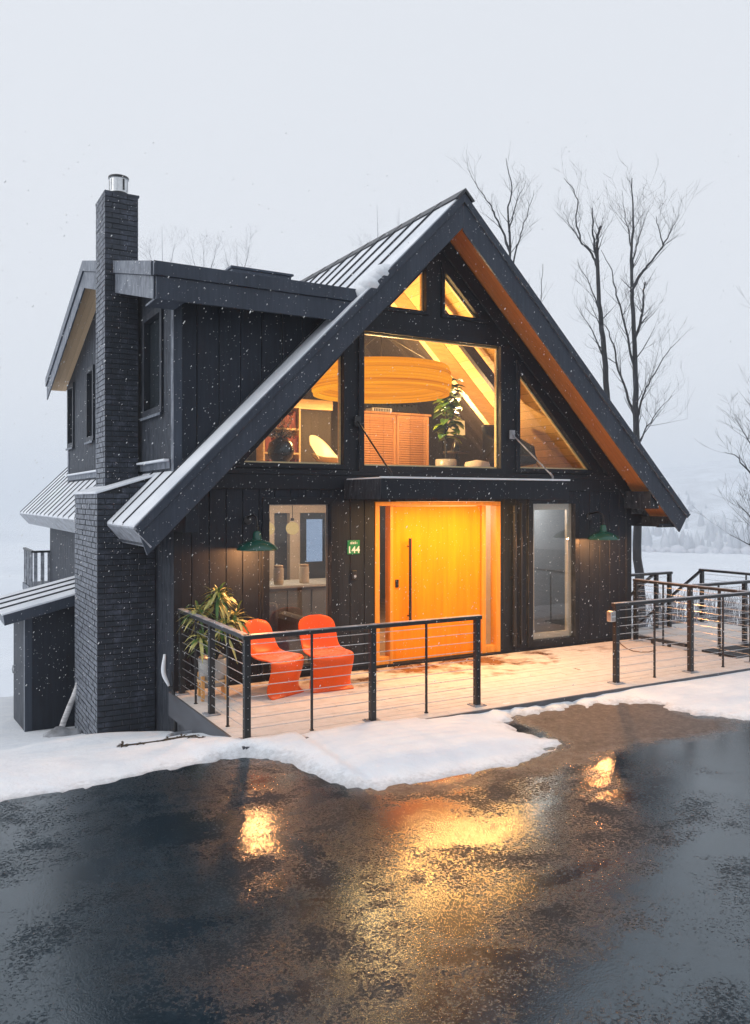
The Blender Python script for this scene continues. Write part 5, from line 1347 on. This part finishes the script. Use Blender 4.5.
def hand_tree(label, depth, limbs, seed, density=1.0, spread=1.0, group=None, mat=None, zbase=None, twr=(.6, 2.0)):
    rr = random.Random(seed); base = at_depth(*limbs[0][0][0], depth)
    if zbase is not None: base.z = zbase
    t = thing('bare_tree', label, 'tree', base, group)
    mb = (MB(), MB())
    for li, (pts, r0, r1) in enumerate(limbs):
        y0 = rr.uniform(-.2, .2)
        W = [at_depth(px, py, depth + (0 if li == 0 else (k / (len(pts) - 1)) * y0 * 5)) for k, (px, py) in enumerate(pts)]
        if li == 0 and zbase is not None: W = [Vector((W[0].x, W[0].y, zbase))] + W
        # resample with small crookedness
        Q = []
        for a, b in zip(W[:-1], W[1:]):
            for k in range(4):
                q = a.lerp(b, k / 4); Q.append(q + (Vector((rr.uniform(-1, 1), rr.uniform(-1, 1), 0)) * (.03 if k else 0)))
        Q.append(W[-1]); n = len(Q)
        rad = [max(.003, r0 + (r1 - r0) * (k / (n - 1)) ** .8) for k in range(n)]
        mb[0].tube(Q, rad, 8 if r0 > .05 else 6, cap=False)
        top = 1 if li else .35
        cnt = int((20 if li == 0 else 13) * density)
        for k in range(cnt):
            f = rr.uniform(.30 if li == 0 else .2, 1); i = max(1, min(n - 1, int(f * (n - 1)))); tdir = (Q[i] - Q[i - 1]).normalized()
            o = Vector((rr.uniform(-1, 1), rr.uniform(-1, 1), rr.uniform(-.1, .9))).normalized()
            ln = rr.uniform(*twr) * (1.15 - .6 * f) * spread * .72
            grow(mb, Q[i], (tdir * .75 + o * .7), ln, min(rad[i] * .55, .030), 1, rr, .10, (2, 4))
    mb[0].build('trunk', mat or M_BARK, t, smooth=True); mb[1].build('crown', mat or M_TWIG, t, smooth=False)
hand_tree('tall bare tree with a wide forked crown, stouter of the pair beyond the eave', 24.5,
    [([(641, 600), (637, 545), (636, 470), (636, 420), (635, 360), (632, 300), (631, 260), (633, 220), (632, 178)], .17, .012),
     ([(631, 292), (640, 275), (647, 266), (663, 246), (659, 229), (656, 216)], .055, .006), ([(663, 246), (671, 231), (679, 214)], .025, .004),
     ([(635, 418), (628, 399), (618, 370), (614, 345), (607, 328), (598, 318)], .05, .008), ([(635, 372), (628, 337), (616, 295), (612, 270), (601, 250)], .045, .006),
     ([(634, 345), (641, 318), (643, 300), (645, 282)], .05, .02), ([(631, 270), (636, 250), (640, 235), (650, 205)], .03, .004), ([(632, 250), (625, 220), (622, 190)], .025, .004),
     ([(636, 420), (643, 396), (650, 380), (668, 352), (680, 338)], .04, .004), ([(636, 455), (645, 430), (655, 415), (672, 395)], .035, .004)], 41, 1.15, 1.0, zbase=-2.0)
hand_tree('slender bare tree with a crooked forked top leaning over the roof slope', 25.5,
    [([(618, 600), (612, 480), (607, 395), (603, 337), (599, 304), (597, 254), (597, 236), (601, 226)], .14, .03),
     ([(598, 268), (592, 254), (580, 240), (576, 221), (578, 200), (572, 187), (564, 178)], .045, .007), ([(598, 262), (594, 245), (593, 225), (592, 208)], .05, .012),
     ([(580, 240), (572, 228), (563, 212)], .022, .004), ([(600, 312), (590, 285), (578, 262)], .028, .004), ([(604, 358), (592, 330), (576, 305)], .03, .004)], 52, .75, .9, zbase=-2.2)
hand_tree('bare tree with an upswept crown rising behind the ridge of the gable', 27,
    [([(512, 600), (511, 400), (510, 300), (510, 254), (508, 213), (512, 188), (506, 158)], .10, .008),
     ([(510, 252), (502, 230), (494, 212), (490, 204), (478, 188), (467, 168)], .045, .005), ([(510, 275), (516, 250), (520, 235), (528, 212), (534, 190)], .035, .005), ([(509, 232), (515, 208), (526, 180)], .03, .004)], 63, 1.0, .9, zbase=-2.4)
hand_tree('thin bare sapling peeping over the roof slope below the upswept tree', 26,
    [([(548, 600), (545, 400), (541, 300), (543, 264)], .04, .006), ([(542, 335), (535, 305), (528, 280)], .02, .004)], 71, .7, .6, zbase=-2.3)
hand_tree('bare birch at the edge of the frame reaching over the landing railing', 21,
    [([(772, 650), (770, 560), (765, 500), (760, 430), (758, 360), (756, 300)], .10, .008), ([(766, 500), (748, 470), (735, 455), (724, 452)], .035, .004), ([(764, 470), (748, 440), (738, 425)], .03, .004), ([(768, 545), (752, 520), (736, 500)], .035, .004), ([(768, 560), (750, 545), (730, 535)], .03, .004)], 83, 1.2, .8, zbase=-2.0)
for k, (px, top, lab, sd) in enumerate(((163, 226, 'faint bare birch above the dormer close to the chimney', 91), (205, 240, 'faint low bare birch above the dormer eave', 92), (238, 244, 'faint bare birch peeping over the skylight', 93), (378, 205, 'faint bare birch above the snowy roof near the ridge', 94), (400, 208, 'faintest bare birch just off the gable peak', 95))):
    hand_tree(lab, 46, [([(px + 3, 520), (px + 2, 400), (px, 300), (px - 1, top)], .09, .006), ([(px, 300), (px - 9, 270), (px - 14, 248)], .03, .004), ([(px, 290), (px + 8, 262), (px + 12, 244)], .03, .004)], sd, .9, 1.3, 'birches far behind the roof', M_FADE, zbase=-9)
# low winter brush on the bank behind the landing
mb = MB(); r2 = random.Random(77)
for k in range(520):
    x, y = r2.uniform(13.0, 24), r2.uniform(14.0, 19.5); z = float(np.interp(y, [11.3, 13.5, 19], [-.78, -1.15, -1.75])); h = r2.uniform(.5, 1.3)
    for q in range(3):
        a = r2.uniform(0, 6.28); sp = r2.uniform(.1, .5); mb.tube([(x, y, z - .05), (x + math.cos(a) * sp * .4, y + math.sin(a) * sp * .4, z + h * .55), (x + math.cos(a) * sp, y + math.sin(a) * sp, z + h)], [.010, .007, .003], 3, 0 if r2.random() < .7 else 1, cap=False)
tag(mb.build('winter_brush', [simple('brush_twig', (.12, .115, .12), .9, bmp=0), M_FADE]), 'tangle of grey leafless brush on the snowy bank behind the landing', 'brush', kind='stuff')
mb = MB()
for k in range(60):
    x, y = r2.uniform(-3, 1.4), r2.uniform(17.5, 22); z = float(np.interp(y, [13.5, 19, 24], [-1.15, -1.75, -3.6])); h = r2.uniform(.1, .35)
    a = r2.uniform(0, 6.28); mb.tube([(x, y, z), (x + .1 * math.cos(a), y, z + h * .6), (x + .25 * math.cos(a), y + .1, z + h)], [.009, .006, .003], 3, cap=False)
tag(mb.build('bank_stubble', M_TWIG), 'sparse dark stubble along the lake bank beyond the shed', 'stubble', kind='stuff')

# falling snow: small clumped flakes between the driveway and the house
bm = bmesh.new(); mb = MB(); r2 = random.Random(123)
oc = [(1, 0, 0), (0, 1, 0), (-1, 0, 0), (0, -1, 0), (0, 0, 1), (0, 0, -1)]; of = [(0, 1, 4), (1, 2, 4), (2, 3, 4), (3, 0, 4), (1, 0, 5), (2, 1, 5), (3, 2, 5), (0, 3, 5)]
for k in range(17000):
    dpt = 3.0 + 9.0 * r2.random() ** .7; px = r2.uniform(-60, 810); py = r2.uniform(120, 700)
    p = at_depth(px, py, dpt)
    if p.z < .1 or (p.y > 9.7 and 2 < p.x < 12): continue
    s = .0008 + .0022 * r2.random() ** 2.2; st = r2.uniform(1.2, 3.0)
    ax = Vector((.62, .1, 1)).normalized()
    mb.add([p + Vector(o) * s + ax * (Vector(o).dot(ax) * s * (st - 1)) for o in oc], of)
fl = mb.build('falling_snow', simple('snowflake', (.9, .92, .95), .8, bmp=0), fixn=False); bm.free()
tag(fl, 'fine snowflakes drifting down in front of the dark house', 'snowfall', kind='stuff')
